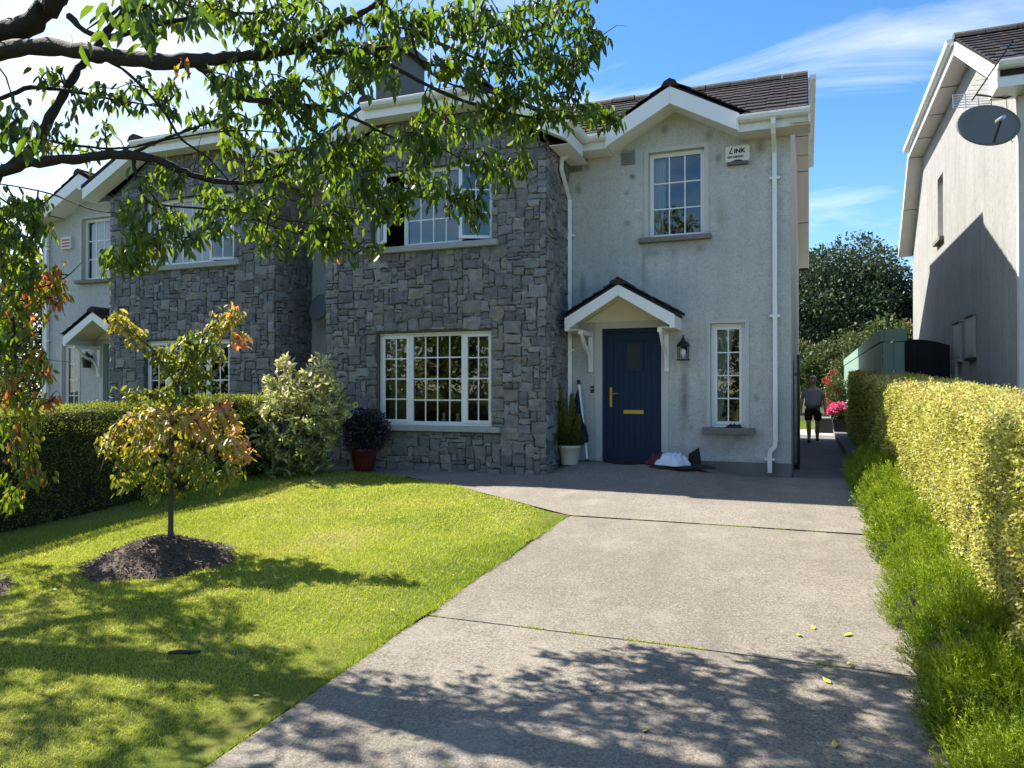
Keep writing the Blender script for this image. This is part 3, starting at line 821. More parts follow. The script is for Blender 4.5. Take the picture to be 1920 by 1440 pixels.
def build_house(mir):
    mx = (lambda x: 2*PARTY - x) if mir else (lambda x: x)
    X = lambda p: (mx(p[0]), p[1], p[2])
    r = random.Random(5 if mir else 3)
    H = thing('semi_detached_house', 'pale grey attached house beyond the dark green hedge with a stone bay' if mir else
              'grey rendered two storey house with dark stone bay and navy front door', 'house', (mx(-4), 16, .5))
    # --- rendered walls
    UW = (-2.36, -1.49, 4.26, 5.63); NW = (-1.40, -.885, 1.26, 2.87); DR = (-3.13, -2.16, .60, 2.84)
    mb = MB(X)
    openwall(mb, BX1, -.23, .30, 5.70, WY, [UW, NW, DR])
    mb.add([(-2.95, WY, 5.70), (-.95, WY, 5.70), (-1.945, WY, 6.27)], [(0, 1, 2)])
    side = [(WY, .30), (22.6, .30), (22.6, 5.45), (20.1, 7.36), (14.5, 7.36), (WY, 5.82)]
    mb.add([(-.23, a, b) for a, b in side], [tuple(range(6))])
    mb.add([(-.23, 22.6, .3), (PARTY, 22.6, .3), (PARTY, 22.6, 5.45), (-.23, 22.6, 5.45)], [(0, 1, 2, 3)])
    mb.build('wall', M['render'], H)
    mb = MB(X); openwall(mb, PARTY, BX0+.02, .30, 5.80, WY-.1, []); mb.build('recess_wall', M['render'], H)
    # plinth
    MB(X).box(-2.10, -.225, WY-.022, WY+.05, .30, .74).build('plinth', M['plinth'], H, bevel=.008)
    # smooth bands round the openings
    for (a, b, c_, d, w) in ((*DR, .11), (*UW, .07), (*NW, .06)):
        m = MB(X); m.prism([(a-w, c_), (a-.001, c_), (a-.001, d+.001), (b+.001, d+.001), (b+.001, c_), (b+w, c_), (b+w, d+w), (a-w, d+w)], 'y', WY-.012, WY+.03)
        m.build('plaster_band', M['band'], H)
    # --- sills
    MB(X).box(-2.51, -1.38, WY-.11, WY+.09, 4.185, 4.262).build('window_sill', M['sill'], H, bevel=.012)
    MB(X).box(-1.52, -.745, WY-.12, WY+.09, 1.165, 1.262).build('window_sill', M['sill'], H, bevel=.012)
    MB(X).box(-6.90, -4.44, BY-.11, BY+.09, 1.175, 1.262).build('window_sill', M['sill2'], H, bevel=.012)
    MB(X).box(-6.98, -4.48, BY-.11, BY+.09, 4.10, 4.192).build('window_sill', M['sill2'], H, bevel=.012)
    # --- windows
    make_window(H, mx, WY, *UW, [(UW[0], UW[1], 3, 3, 0, None)])
    make_window(H, mx, WY, *NW, [(NW[0], NW[1], 2, 4, 0, 'l')])
    LW = (-6.68, -4.60, 1.26, 2.785); VW = (-6.78, -4.58, 4.19, 5.47)
    make_window(H, mx, BY, *LW, [(LW[0], -6.10, 2, 4, 0, 'l'), (-6.10, -5.13, 4, 4, 0, None), (-5.13, LW[1], 2, 4, 0, 'r')])
    make_window(H, mx, BY, *VW, [(VW[0], -6.20, 2, 3, 46 if not mir else 12, 'l'), (-6.20, -5.18, 4, 3, 0, None), (-5.18, VW[1], 2, 3, 24 if not mir else 0, 'r')])
    # --- door
    d = MB(X)
    d.box(DR[0]+.002, DR[0]+.06, WY+.05, WY+.12, .62, 2.838); d.box(DR[1]-.06, DR[1]-.002, WY+.05, WY+.12, .62, 2.838); d.box(DR[0]+.06, DR[1]-.06, WY+.05, WY+.12, 2.77, 2.838)
    fr_ = d.build('door_frame', M['navy'] if not mir else M['green'], H, bevel=.004)
    d = MB(X); da, db = DR[0]+.062, DR[1]-.062; nb = 7
    wv = (-2.735, -2.51, 2.19, 2.585)
    d.box(da, db, WY+.085, WY+.125, .70, 2.766)
    for (a, b, c_, e) in ((da, da+.11, .70, 2.766), (db-.11, db, .70, 2.766), (da+.11, db-.11, 2.64, 2.766), (da+.11, db-.11, .70, .86)):
        d.box(a, b, WY+.070, WY+.0845, c_, e)
    for i in range(nb):
        a = da+.11+(db-da-.22)*i/nb; b = da+.11+(db-da-.22)*(i+1)/nb
        if b-.004 <= wv[0]-.05 or a+.004 >= wv[1]+.05: d.box(a+.004, b-.004, WY+.076, WY+.0843, .862, 2.638)
        else:
            d.box(a+.004, b-.004, WY+.076, WY+.0843, .862, wv[2]-.052); d.box(a+.004, b-.004, WY+.076, WY+.0843, wv[3]+.052, 2.638)
    door = d.build('door', M['navy'] if not mir else M['green'], H, bevel=.002)
    m = MB(X)
    a, b, c_, e = wv
    m.box(a-.05, b+.05, WY+.066, WY+.084, c_-.05, c_); m.box(a-.05, b+.05, WY+.066, WY+.084, e, e+.05); m.box(a-.05, a, WY+.066, WY+.084, c_, e); m.box(b, b+.05, WY+.066, WY+.084, c_, e)
    m.build('viewing_frame', M['navy'], door, bevel=.004)
    MB(X).box(a, b, WY+.074, WY+.080, c_, e).build('viewing_pane', M['black'], door)
    m = MB(X); m.box(-3.012, -2.972, WY+.052, WY+.0695, 1.56, 1.88); m.tube([(-2.992, WY+.05, 1.775), (-2.992, WY+.012, 1.775), (-2.86, WY+.010, 1.785)], .011, 8)
    m.build('door_handle', M['brass'], door, bevel=.003)
    m = MB(X); m.box(-2.785, -2.455, WY+.050, WY+.0755, 1.452, 1.515); m.box(-2.765, -2.475, WY+.044, WY+.0498, 1.464, 1.503); m.build('letter_plate', M['brass'], door, bevel=.004)
    MB(X).box(DR[0]+.01, DR[1]-.01, WY-.03, WY+.14, .60, .695).build('door_step', M['sill2'], H, bevel=.008)
    # --- main roof
    zr = lambda y: 5.868+(y-11.47)*.535
    yv = lambda x: 11.47+max(0, .655-.564*abs(x+1.945))/.535
    out = [(PARTY, 11.47), (-3.106, 11.47), (-1.945, yv(-1.945)), (-.784, 11.47), (.02, 11.47), (.02, 14.5), (PARTY, 14.5)]
    m = MB(X); n = len(out)
    m.add([(x, y, zr(y)) for x, y in out] + [(x, y, zr(y)-.07) for x, y in out], [tuple(range(n)), tuple(range(n, 2*n))[::-1]] + [(i, (i+1) % n, n+(i+1) % n, n+i) for i in range(n)])
    m.prism([(14.501, 7.49), (20.1, 7.49), (22.9, 5.36), (22.9, 5.25), (20.1, 7.37), (14.501, 7.37)], 'x', PARTY, .02)
    roof = m.build('roof', M['underlay'], H)
    sl = Vector((0, 3.12, 1.67)).normalized()
    if not mir:
        tiles_on(roof, (-5.05, 11.43, 5.855), (1, 0, 0), sl, 17, 11, skip=lambda p: p.x+.1 > .03 or p.y+.06 < yv(p.x+.15))
    else:
        tiles_on(roof, (mx(.02), 11.43, 5.855), (1, 0, 0), sl, 9, 11, skip=lambda p: p.y+.06 < yv(2*PARTY-p.x-.15))
    xx = 0.02
    while xx > -5.2:
        m = MB(X); n = 7; a0, a1 = xx, xx-.44
        arc = [(14.5+.15*math.cos(math.pi*i/n)*1.0, 7.49+.13*math.sin(math.pi*i/n)) for i in range(n+1)]
        rr = .012*r.uniform(-1, 1)
        m.prism([(q[0], q[1]+rr) for q in arc], 'x', a0, a1+.006); m.build('ridge_tile', M['ridge'], roof)
        xx -= .45
    # gablet over the window
    m = MB(X); th = .09
    m.prism([(-3.10, 5.872), (-1.945, 6.523), (-.79, 5.872), (-.79, 5.815), (-1.945, 6.455), (-3.10, 5.815)], 'y', 11.476, 12.75)
    gab = m.build('gablet_roof', M['underlay'], H)
    s1 = Vector((1.135, 0, .64)).normalized(); s2 = Vector((-1.135, 0, .64)).normalized()
    sk = lambda p: p.z < 5.86 + (p.y-11.45)*.535 - .02
    def tm(O, u, s, nu, ns, **kw):
        if mir:
            s = Vector((-s[0], s[1], s[2])); u = Vector((-u[0], u[1], u[2])); O = (mx(O[0]), O[1], O[2])
        tiles_on(gab, O, u, s, nu, ns, **kw)
    tm((-3.13, 11.455, 5.868), (0, 1, 0), s1, 4, 5, exp=.255, skip=sk)
    tm((-.76, 11.455, 5.868), (0, 1, 0), s2, 4, 5, exp=.255, skip=sk)
    m = MB(X); m.prism([(-2.08, 6.475), (-2.03, 6.555), (-1.945, 6.595), (-1.86, 6.555), (-1.81, 6.475)], 'y', 11.42, 12.7); m.build('ridge_tile', M['tile'], gab)
    # barge boards, fascia, gutter, soffit
    def barge(x0, z0, x1, z1, hgt, y, name='barge_board', t=.028):
        MB(X).prism([(x0, z0), (x1, z1), (x1, z1+hgt), (x0, z0+hgt)], 'y', y-t, y).build(name, M['white'], H, bevel=.004)
    barge(-2.96, 5.665, -1.9455, 6.215, .262, 11.475); barge(-.93, 5.665, -1.9445, 6.215, .262, 11.475)
    def slab(p0, p1, y0, y1, t=.012, nm='soffit_panel', mat='soffit'):
        m = MB(X); (a, za), (b, zb) = p0, p1
        m.prism([(a, za), (b, zb), (b, zb+t), (a, za+t)], 'y', y0, y1); m.build(nm, M[mat], H)
    slab((-2.95, 5.69), (-1.946, 6.235), 11.477, WY+.002, mat='white'); slab((-.94, 5.69), (-1.944, 6.235), 11.477, WY+.002, mat='white')
    for (a, b) in ((-.95, .045), (-3.52, -2.94)):
        MB(X).box(a, b, 11.478, 11.50, 5.655, 5.80).build('fascia', M['whitew'], H, bevel=.004)
        MB(X).box(a, b, 11.502, WY-.002, 5.655, 5.667).build('soffit_panel', M['soffit'] if a > -1 else M['white'], H)
        m = MB(X); m.prism(gutter_prof(11.474, 5.872), 'x', a, b); m.build('gutter', M['whitew'], H, bevel=.006)
    # verge of the gable end
    vp = [(11.40, 5.80), (14.5, 7.46), (20.1, 7.46), (22.8, 5.42)]
    for (a, b) in zip(vp[:-1], vp[1:]):
        m = MB(X); m.hexa([(.022, a[0], a[1]-.14), (.022, b[0], b[1]-.14), (.022, b[0], b[1]+.02), (.022, a[0], a[1]+.02)], [(.045, a[0], a[1]-.14), (.045, b[0], b[1]-.14), (.045, b[0], b[1]+.02), (.045, a[0], a[1]+.02)])
        m.build('barge_board', M['white'], H)
        L_ = math.hypot(b[0]-a[0], b[1]-a[1]); nseg = max(1, int(L_/1.2))
        for i in range(nseg):
            t0, t1 = i/nseg+.006, (i+1)/nseg-.006
            pa = (a[0]+(b[0]-a[0])*t0, a[1]+(b[1]-a[1])*t0-.135); pb = (a[0]+(b[0]-a[0])*t1, a[1]+(b[1]-a[1])*t1-.135)
            m = MB(X); m.hexa([(-.228, *pa), (-.228, *pb), (.021, *pb), (.021, *pa)], [(-.228, pa[0], pa[1]+.012), (-.228, pb[0], pb[1]+.012), (.021, pb[0], pb[1]+.012), (.021, pa[0], pa[1]+.012)])
            m.build('soffit_panel', M['soffit'], H)
    m = MB(X); m.hexa([(.047, 14.4, 7.40), (.047, 20.1, 7.40), (.15, 20.1, 7.42), (.15, 14.4, 7.42)], [(.047, 14.4, 7.50), (.047, 20.1, 7.50), (.16, 20.1, 7.50), (.16, 14.4, 7.50)]); m.build('gutter', M['whitew'], H)
    # --- stone bay
    mb = MB(X)
    openwall(mb, BX0, BX1, .30, 5.60, BY, [LW, VW], .14)
    mb.add([(BX0, BY, 5.60), (BX1, BY, 5.60), (-4.72, BY, 6.26), (-6.68, BY, 6.26)], [(0, 1, 2, 3)])
    for xq in (BX0, BX1):
        mb.add([(xq, BY, .30), (xq, WY, .30), (xq, WY, 5.72), (xq, BY, 5.72)], [(0, 1, 2, 3)])
    sw = mb.build('stone_wall', M['mortar'], H)
    z0 = .46; W_ = BX1-BX0
    def hole(u, v):
        x = BX0+u; z = z0+v
        for q in (LW, VW):
            if q[0]-.005 < x < q[1]+.005 and q[2]-.085 < z < q[3]+.005: return True
        lim = 5.58 + max(0, min(x-BX0, BX1-x))*.55
        return z > min(lim, 6.24)
    stones = pack(W_, 5.80, .0500, hole, r)
    face = lambda a, b, c_: X((BX0+a, BY-b, z0+c_))
    if not mir:
        score = lambda s: s[2]*s[3]*(1.0 if s[1] < 3.2 else (.8 if s[0] > 2.7 else .35))
        rest = stone_face(sw, stones, face, 235, r, score)
    else:
        score = lambda s: s[2]*s[3]*(1.0 if 0.9 < s[1] < 3.6 else .3)
        rest = stone_face(sw, stones, face, 200, r, score)
    rest.build('stone_infill', M['stone_i'], sw)['kind'] = 'stuff'
    # return walls: the one that is seen, and the other
    ret = pack(WY-BY-.02, 5.2, .0500, lambda u, v: False, r)
    if not mir:
        fR = lambda a, b, c_: X((BX1+b, BY+.01+a, z0+c_))
        rest = stone_face(sw, ret, fR, 55, r, lambda s: s[2]*s[3]*(1 if s[1] < 3.6 else .5))
        fL = lambda a, b, c_: X((BX0-b, BY+.01+a, z0+c_)); restL = stone_face(sw, ret, fL, 0, r, lambda s: 1)
    else:
        fL = lambda a, b, c_: X((BX0-b, BY+.01+a, z0+c_))
        rest = stone_face(sw, ret, fL, 90, r, lambda s: s[2]*s[3])
        fR = lambda a, b, c_: X((BX1+b, BY+.01+a, z0+c_)); restL = stone_face(sw, ret, fR, 0, r, lambda s: 1)
    b0 = len(rest.v); rest.v += restL.v; rest.f += [[i+b0 for i in f] for f in restL.f]; rest.m += restL.m
    rest.build('stone_infill', M['stone_i'], sw)['kind'] = 'stuff'
    # bay roof
    m = MB(X); e0, e1 = -8.08, -3.32
    m.prism([(e1, 5.835), (-4.72, 6.56), (-6.68, 6.56), (e0, 5.835), (e0, 5.775), (-6.68, 6.495), (-4.72, 6.495), (e1, 5.775)], 'y', 10.425, 13.05)
    br_ = m.build('bay_roof', M['underlay'], H)
    for (xc, sg) in ((-4.70, 1), (-6.70, -1)):
        m = MB(X); m.prism([(xc-.16, 6.53), (xc-.10, 6.63), (xc, 6.665), (xc+.10, 6.63), (xc+.16, 6.53)], 'y', 10.40, 10.86); m.build('ridge_tile', M['tile'], br_, bevel=.012)
    barge(e1-.02, 5.555, -4.72, 6.275, .21, 10.46); barge(e0+.02, 5.555, -6.68, 6.275, .21, 10.46)
    MB(X).box(-6.68, -4.72, 10.434, 10.458, 6.262, 6.42).build('fascia', M['white'], H, bevel=.004)
    m = MB(X); m.prism(gutter_prof(10.433, 6.50), 'x', -6.74, -4.69); m.build('gutter', M['whitew'], H, bevel=.006)
    slab((e1-.01, 5.57), (-4.72, 6.285), 10.462, BY-.002, mat='white'); slab((e0+.01, 5.57), (-6.68, 6.285), 10.462, BY-.002, mat='white'); slab((-6.68, 6.27), (-4.72, 6.27), 10.462, BY-.002, mat='white')
    for (xa, sg) in ((e1, 1), (e0, -1)):
        MB(X).box(xa, xa-sg*.024, 10.462, 11.46, 5.555, 5.74).build('fascia', M['white'], H, bevel=.003)
        m = MB(X); m.prism([(xa, 5.85), (xa+sg*.11, 5.85), (xa+sg*.115, 5.82), (xa+sg*.10, 5.775), (xa+sg*.06, 5.75), (xa, 5.75)], 'y', 10.42, 11.42); m.build('gutter', M['whitew'], H, bevel=.006)
        MB(X).box(BX1+.05 if sg > 0 else BX0-.05, xa-sg*.026, 10.77, 11.88, 5.556, 5.568).build('soffit_panel', M['white'], H)
    # --- canopy over the door
    cx_, cf = -2.69, 11.20
    m = MB(X); m.prism([(cx_-.84, 2.955), (cx_, 3.435), (cx_+.84, 2.955), (cx_+.84, 2.90), (cx_, 3.38), (cx_-.84, 2.90)], 'y', cf+.022, WY-.003)
    can = m.build('porch_canopy', M['cream'], H)
    m = MB(X); m.prism([(cx_-.86, 2.965), (cx_, 3.455), (cx_+.86, 2.965), (cx_+.86, 3.0), (cx_, 3.49), (cx_-.86, 3.0)], 'y', cf-.005, WY-.003); m.build('roof_slab', M['underlay'], can)
    for sg in (-1, 1):
        m = MB(X); m.prism([(cx_+sg*.855, 2.765), (cx_+sg*.855, 2.965), (cx_+sg*.66, 3.075), (cx_+sg*.001, 3.452), (cx_+sg*.001, 3.285), (cx_+sg*.78, 2.765+.045), (cx_+sg*.78, 2.765)], 'y', cf-.012, cf+.020); m.build('barge_board', M['white'], can, bevel=.004)
        MB(X).box(cx_+sg*.855, cx_+sg*.832, cf+.021, WY-.003, 2.765, 2.955).build('side_fascia', M['white'], can, bevel=.003)
        MB(X).box(cx_+sg*.831, cx_+sg*.60, cf+.021, WY-.003, 2.775, 2.787).build('soffit_panel', M['cream'], can)
        # timber bracket
        bx = cx_+sg*.62; m = MB(X)
        m.box(bx-.035, bx+.035, WY-.055, WY-.002, 2.13, 2.80); m.box(bx-.035, bx+.035, cf+.06, WY-.056, 2.715, 2.774)
        m.build('bracket', M['white'], can, bevel=.006)
        pts = []
        for i in range(13):
            t = i/12; y = WY-.07 - .50*(t**1.15); z = 2.25 + .47*(t**.62) + .035*math.sin(t*2*math.pi*1.15)
            pts.append((y, z))
        poly = pts + [(y+.028*(1 if i > 0 else 0)-.0, z-.062) for i, (y, z) in list(enumerate(pts))[::-1]]
        m = MB(X); n = len(pts)
        for i in range(n-1):
            (ya, za), (yb, zb) = pts[i], pts[i+1]; w = .022; h = .055
            m.hexa([(bx-w, ya, za-h), (bx-w, yb, zb-h), (bx-w, yb, zb), (bx-w, ya, za)], [(bx+w, ya, za-h), (bx+w, yb, zb-h), (bx+w, yb, zb), (bx+w, ya, za)])
        m.build('bracket_brace', M['white'], can)
    m = MB(X); m.add([(cx_-.72, WY-.018, 2.95), (cx_+.72, WY-.018, 2.95), (cx_, WY-.018, 3.385)], [(0, 1, 2)]); m.build('gable_lining', M['cream'], can)
    def tc(O, u, s, nu, ns, **kw):
        if mir: s = Vector((-s[0], s[1], s[2])); O = (mx(O[0]), O[1], O[2])
        tiles_on(can, O, u, s, nu, ns, **kw)
    sA = Vector((.86, 0, .49)).normalized(); sB = Vector((-.86, 0, .49)).normalized()
    tc((cx_-.885, cf-.035, 2.992), (0, 1, 0), sA, 3, 5, exp=.195, wid=.243); tc((cx_+.885, cf-.035, 2.992), (0, 1, 0), sB, 3, 5, exp=.195, wid=.243)
    m = MB(X); m.prism([(cx_-.13, 3.455), (cx_-.125, 3.50), (cx_, 3.575), (cx_+.125, 3.50), (cx_+.13, 3.455)], 'y', cf-.045, WY-.004); m.build('ridge_tile', M['tile'], can, bevel=.01)
    # --- downpipes
    def pipe(path, w=.036):
        m = MB(X); m.tube(path, w*1.25, 4); return m.build('downpipe', M['white'], H)
    def clip(p, x, y, z): MB(X).box(x-.075, x+.075, y-.03, WY-.002, z-.018, z+.018).build('pipe_clip', M['white'], p)
    py = WY-.055
    p = pipe([(-.455, 11.42, 5.80), (-.455, 11.42, 5.70), (-.455, 11.50, 5.60), (-.452, py, 5.40), (-.450, py, 1.06), (-.455, py, 1.00), (-.525, py, .92), (-.53, py, .86), (-.53, py, .60)])
    for z in (5.02, 2.95): clip(p, -.451, py, z)
    clip(p, -.53, py, .80)
    p2_ = pipe([(-3.42, 11.42, 5.80), (-3.44, 11.42, 5.68), (-3.62, 11.30, 5.52), (-3.63, 11.30, 5.36), (-3.655, py-.02, 4.98), (-3.655, py-.02, .60)])
    clip(p2_, -3.655, py, 4.4); clip(p2_, -3.655, py, 2.5)
    # --- wall vents
    for (xv, zv) in ((-2.69, 5.60), (-3.56, 5.575)):
        m = MB(X); m.box(xv-.115, xv+.115, WY-.012, WY-.0005, zv-.12, zv+.12); vt = m.build('wall_vent', M['grille'], H)
        m = MB(X)
        for i in range(7): m.hexa([(xv-.105, WY-.013, zv-.10+i*.03), (xv+.105, WY-.013, zv-.10+i*.03), (xv+.105, WY-.034, zv-.115+i*.03), (xv-.105, WY-.034, zv-.115+i*.03)], [(xv-.105, WY-.013, zv-.094+i*.03), (xv+.105, WY-.013, zv-.094+i*.03), (xv+.105, WY-.034, zv-.109+i*.03), (xv-.105, WY-.034, zv-.109+i*.03)])
        m.build('louvre', M['grille'], vt)
    return H, mx, X, roof

H1, mx1, X1, roof1 = build_house(False)
H2, mx2, X2, roof2 = build_house(True)

# chimney on the party wall
m = MB(); m.box(-8.55, -7.94, 13.7, 14.75, 6.6, 9.0); ch = m.build('chimney', M['chim'], H1, bevel=.01)
m = MB(); m.box(-8.63, -7.86, 13.62, 14.83, 9.0, 9.10); m.box(-8.60, -7.89, 13.65, 14.80, 9.101, 9.24); m.build('chimney_cap', M['chim'], ch, bevel=.01)
for i in range(2):
    m = MB(); m.lathe([(.12, 9.24), (.13, 9.3), (.11, 9.52), (.14, 9.55), (.14, 9.6), (.09, 9.6)], -8.245, 13.98+i*.5, 14); m.build('chimney_pot', M['ridge'], ch)
t = thing('aerial_mast', 'thin aerial mast standing behind the chimney', 'aerial', (-7.86, 14.86, 7.3))
m = MB(); m.tube([(-7.86, 14.88, 7.2), (-7.86, 14.88, 10.8)], .018, 6); m.build('mast', M['alu'], t)
m = MB(); m.tube([(-7.86, 14.88, 10.55), (-7.3, 14.4, 10.6)], .010, 5)
for i in range(7): m.tube([(-7.86+.09*i-.07, 14.88-.077*i-.09, 10.55), (-7.86+.09*i+.07, 14.88-.077*i+.09, 10.55)], .005, 4)
m.build('antenna', M['alu'], t)
# ------------------------------------------------------------------ house on the right
RX = 2.65; RV = 2.35; dz = .24
RH = thing('detached_house', 'pale rendered house with bare sunlit gable wall and satellite dish', 'house', (6, 17, .5))
prof = [(11.92, .3), (22.7, .3), (22.7, 5.75), (20.7, 7.66), (14.55, 7.66), (11.92, 6.08)]
wy0, wy1, wz0, wz1 = 17.85, 18.55, 5.06, 6.42
mb = MB()
# gable wall, split round the narrow window
mb.add([(RX, a, b) for a, b in ((11.92, .3), (wy0, .3), (wy0, 7.66), (14.55, 7.66), (11.92, 6.08))], [(0, 1, 2, 3, 4)])
mb.add([(RX, a, b) for a, b in ((wy1, .3), (22.7, .3), (22.7, 5.75), (20.7, 7.66), (wy1, 7.66))], [(0, 1, 2, 3, 4)])
mb.add([(RX, a, b) for a, b in ((wy0, .3), (wy1, .3), (wy1, wz0), (wy0, wz0))], [(0, 1, 2, 3)])
mb.add([(RX, a, b) for a, b in ((wy0, wz1), (wy1, wz1), (wy1, 7.66), (wy0, 7.66))], [(0, 1, 2, 3)])
for (p, q) in (((wy0, wz0), (wy1, wz0)), ((wy1, wz0), (wy1, wz1)), ((wy1, wz1), (wy0, wz1)), ((wy0, wz1), (wy0, wz0))):
    mb.add([(RX, *p), (RX, *q), (RX+.16, *q), (RX+.16, *p)], [(0, 1, 2, 3)])
mb.add([(RX, 11.92, .3), (11, 11.92, .3), (11, 11.92, 6.0), (RX, 11.92, 6.0)], [(0, 1, 2, 3)])
mb.add([(RX, 22.7, .3), (11, 22.7, .3), (11, 22.7, 5.75), (RX, 22.7, 5.75)], [(0, 1, 2, 3)])
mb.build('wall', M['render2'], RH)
m = MB(); m.box(RX+.10, RX+.155, wy0+.002, wy0+.06, wz0, wz1); m.box(RX+.10, RX+.155, wy1-.06, wy1-.002, wz0, wz1); m.box(RX+.10, RX+.155, wy0+.06, wy1-.06, wz0, wz0+.06); m.box(RX+.10, RX+.155, wy0+.06, wy1-.06, wz1-.06, wz1)
w_ = m.build('window', M['white'], RH)
m = MB(); m.add([(RX+.13, wy0+.06, wz0+.06), (RX+.13, wy1-.06, wz0+.06), (RX+.13, wy1-.06, wz1-.06), (RX+.13, wy0+.06, wz1-.06)], [(0, 1, 2, 3)]); m.build('pane', M['glass'], w_)
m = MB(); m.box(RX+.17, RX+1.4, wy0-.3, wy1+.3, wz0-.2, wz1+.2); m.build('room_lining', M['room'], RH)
MB().box(RX-.09, RX+.09, wy0-.1, wy1+.1, wz0-.085, wz0-.002).build('window_sill', M['sill'], RH, bevel=.01)
rp = [(11.40, 6.06), (14.55, 7.78), (20.7, 7.78), (23.0, 5.62), (23.0, 5.50), (20.7, 7.66), (14.55, 7.66), (11.40, 5.94)]
m = MB(); m.prism(rp, 'x', RV, 11.4); roofR = m.build('roof', M['underlay'], RH)
tiles_on(roofR, (RV-.02, 11.38, 6.06), (1, 0, 0), Vector((0, 3.15, 1.72)).normalized(), 8, 11)
for i in range(6):
    m = MB(); n = 7; arc = [(14.55+.15*math.cos(math.pi*q/n), 7.78+.13*math.sin(math.pi*q/n)) for q in range(n+1)]
    m.prism(arc, 'x', RV-.03+i*.45, RV+.41+i*.45); m.build('ridge_tile', M['ridge'], roofR)
vp = [(11.42, 6.04), (14.55, 7.75), (20.7, 7.75), (22.95, 5.66)]
for k_, (a, b) in enumerate(zip(vp[:-1], vp[1:])):
    m = MB(); h0, h1 = (-.20, .02)
    m.hexa([(RV-.026, a[0], a[1]+h0), (RV-.026, b[0], b[1]+h0), (RV-.026, b[0], b[1]+h1), (RV-.026, a[0], a[1]+h1)], [(RV-.002, a[0], a[1]+h0), (RV-.002, b[0], b[1]+h0), (RV-.002, b[0], b[1]+h1), (RV-.002, a[0], a[1]+h1)])
    m.build('barge_board', M['white'], RH)
    L_ = math.hypot(b[0]-a[0], b[1]-a[1]); nseg = max(1, int(L_/1.5))
    for i in range(nseg):
        t0, t1 = i/nseg+.005, (i+1)/nseg-.005
        pa = (a[0]+(b[0]-a[0])*t0, a[1]+(b[1]-a[1])*t0-.195); pb = (a[0]+(b[0]-a[0])*t1, a[1]+(b[1]-a[1])*t1-.195)
        m = MB(); m.hexa([(RV, *pa), (RV, *pb), (RX-.002, *pb), (RX-.002, *pa)], [(RV, pa[0], pa[1]+.012), (RV, pb[0], pb[1]+.012), (RX-.002, pb[0], pb[1]+.012), (RX-.002, pa[0], pa[1]+.012)]); m.build('soffit_panel', M['soffit'], RH)
m = MB(); m.prism([(RV-.03, 7.80), (RV-.14, 7.80), (RV-.145, 7.77), (RV-.12, 7.72), (RV-.08, 7.70), (RV-.03, 7.70)], 'y', 14.5, 20.75); m.build('gutter', M['whitew'], RH, bevel=.006)
# box end of the front eave, fascia, gutter
MB().prism([(11.40, 5.80), (11.42, 6.06), (11.92, 6.30), (11.92, 5.80)], 'x', RV-.03, RX-.003).build('eave_box', M['white'], RH, bevel=.004)
MB().box(RX+.0, 11, 11.475, 11.50, 5.80, 6.04).build('fascia', M['whitew'], RH); MB().box(RX+.0, 11, 11.502, 11.915, 5.80, 5.812).build('soffit_panel', M['soffit'], RH)
m = MB(); m.prism(gutter_prof(11.395, 6.12), 'x', RV-.04, 11); m.build('gutter', M['whitew'], RH, bevel=.006)
m = MB(); m.box(RX-.012, RX+.09, 11.80, 11.915, .3, 5.79); m.build('corner_bead', M['band'], RH)
m = MB(); m.tube([(RX+.16, 11.86, 5.7), (RX+.16, 11.86, .6)], .042, 8); m.build('downpipe', M['white'], RH)

# meter boxes
def meter(y0, y1, z0, z1, label, pipe):
    t = thing('meter_box', label, 'meter box', (RX-.05, (y0+y1)/2, z0), 'meter boxes on the side wall')
    MB().box(RX-.045, RX-.001, y0, y1, z0, z1).build('box_frame', M['meter'], t, bevel=.006)
    MB().box(RX-.058, RX-.0455, y0+.035, y1-.035, z0+.04, z1-.04).build('box_door', M['meter'], t, bevel=.004)
    MB().box(RX-.09, RX-.001, y0-.01, y1+.01, z1+.002, z1+.02).build('box_hood', M['sill'], t)
    MB().box(RX-.07, RX-.001, y0, y1, z0-.06, z0-.002).build('box_base', M['black'] if not pipe else M['meter'], t)
    if pipe:
        m = MB(); m.tube([(RX-.04, (y0+y1)/2, z0-.06), (RX-.04, (y0+y1)/2, gz(16)-.05)], .034, 8); m.build('supply_pipe', M['meter'], t)
meter(15.80, 16.42, 2.42, 3.08, 'grey wall meter box with a supply pipe running down below it', True)
meter(14.60, 15.22, 2.40, 3.10, 'grey wall meter box without a pipe, closer to the house corner', False)

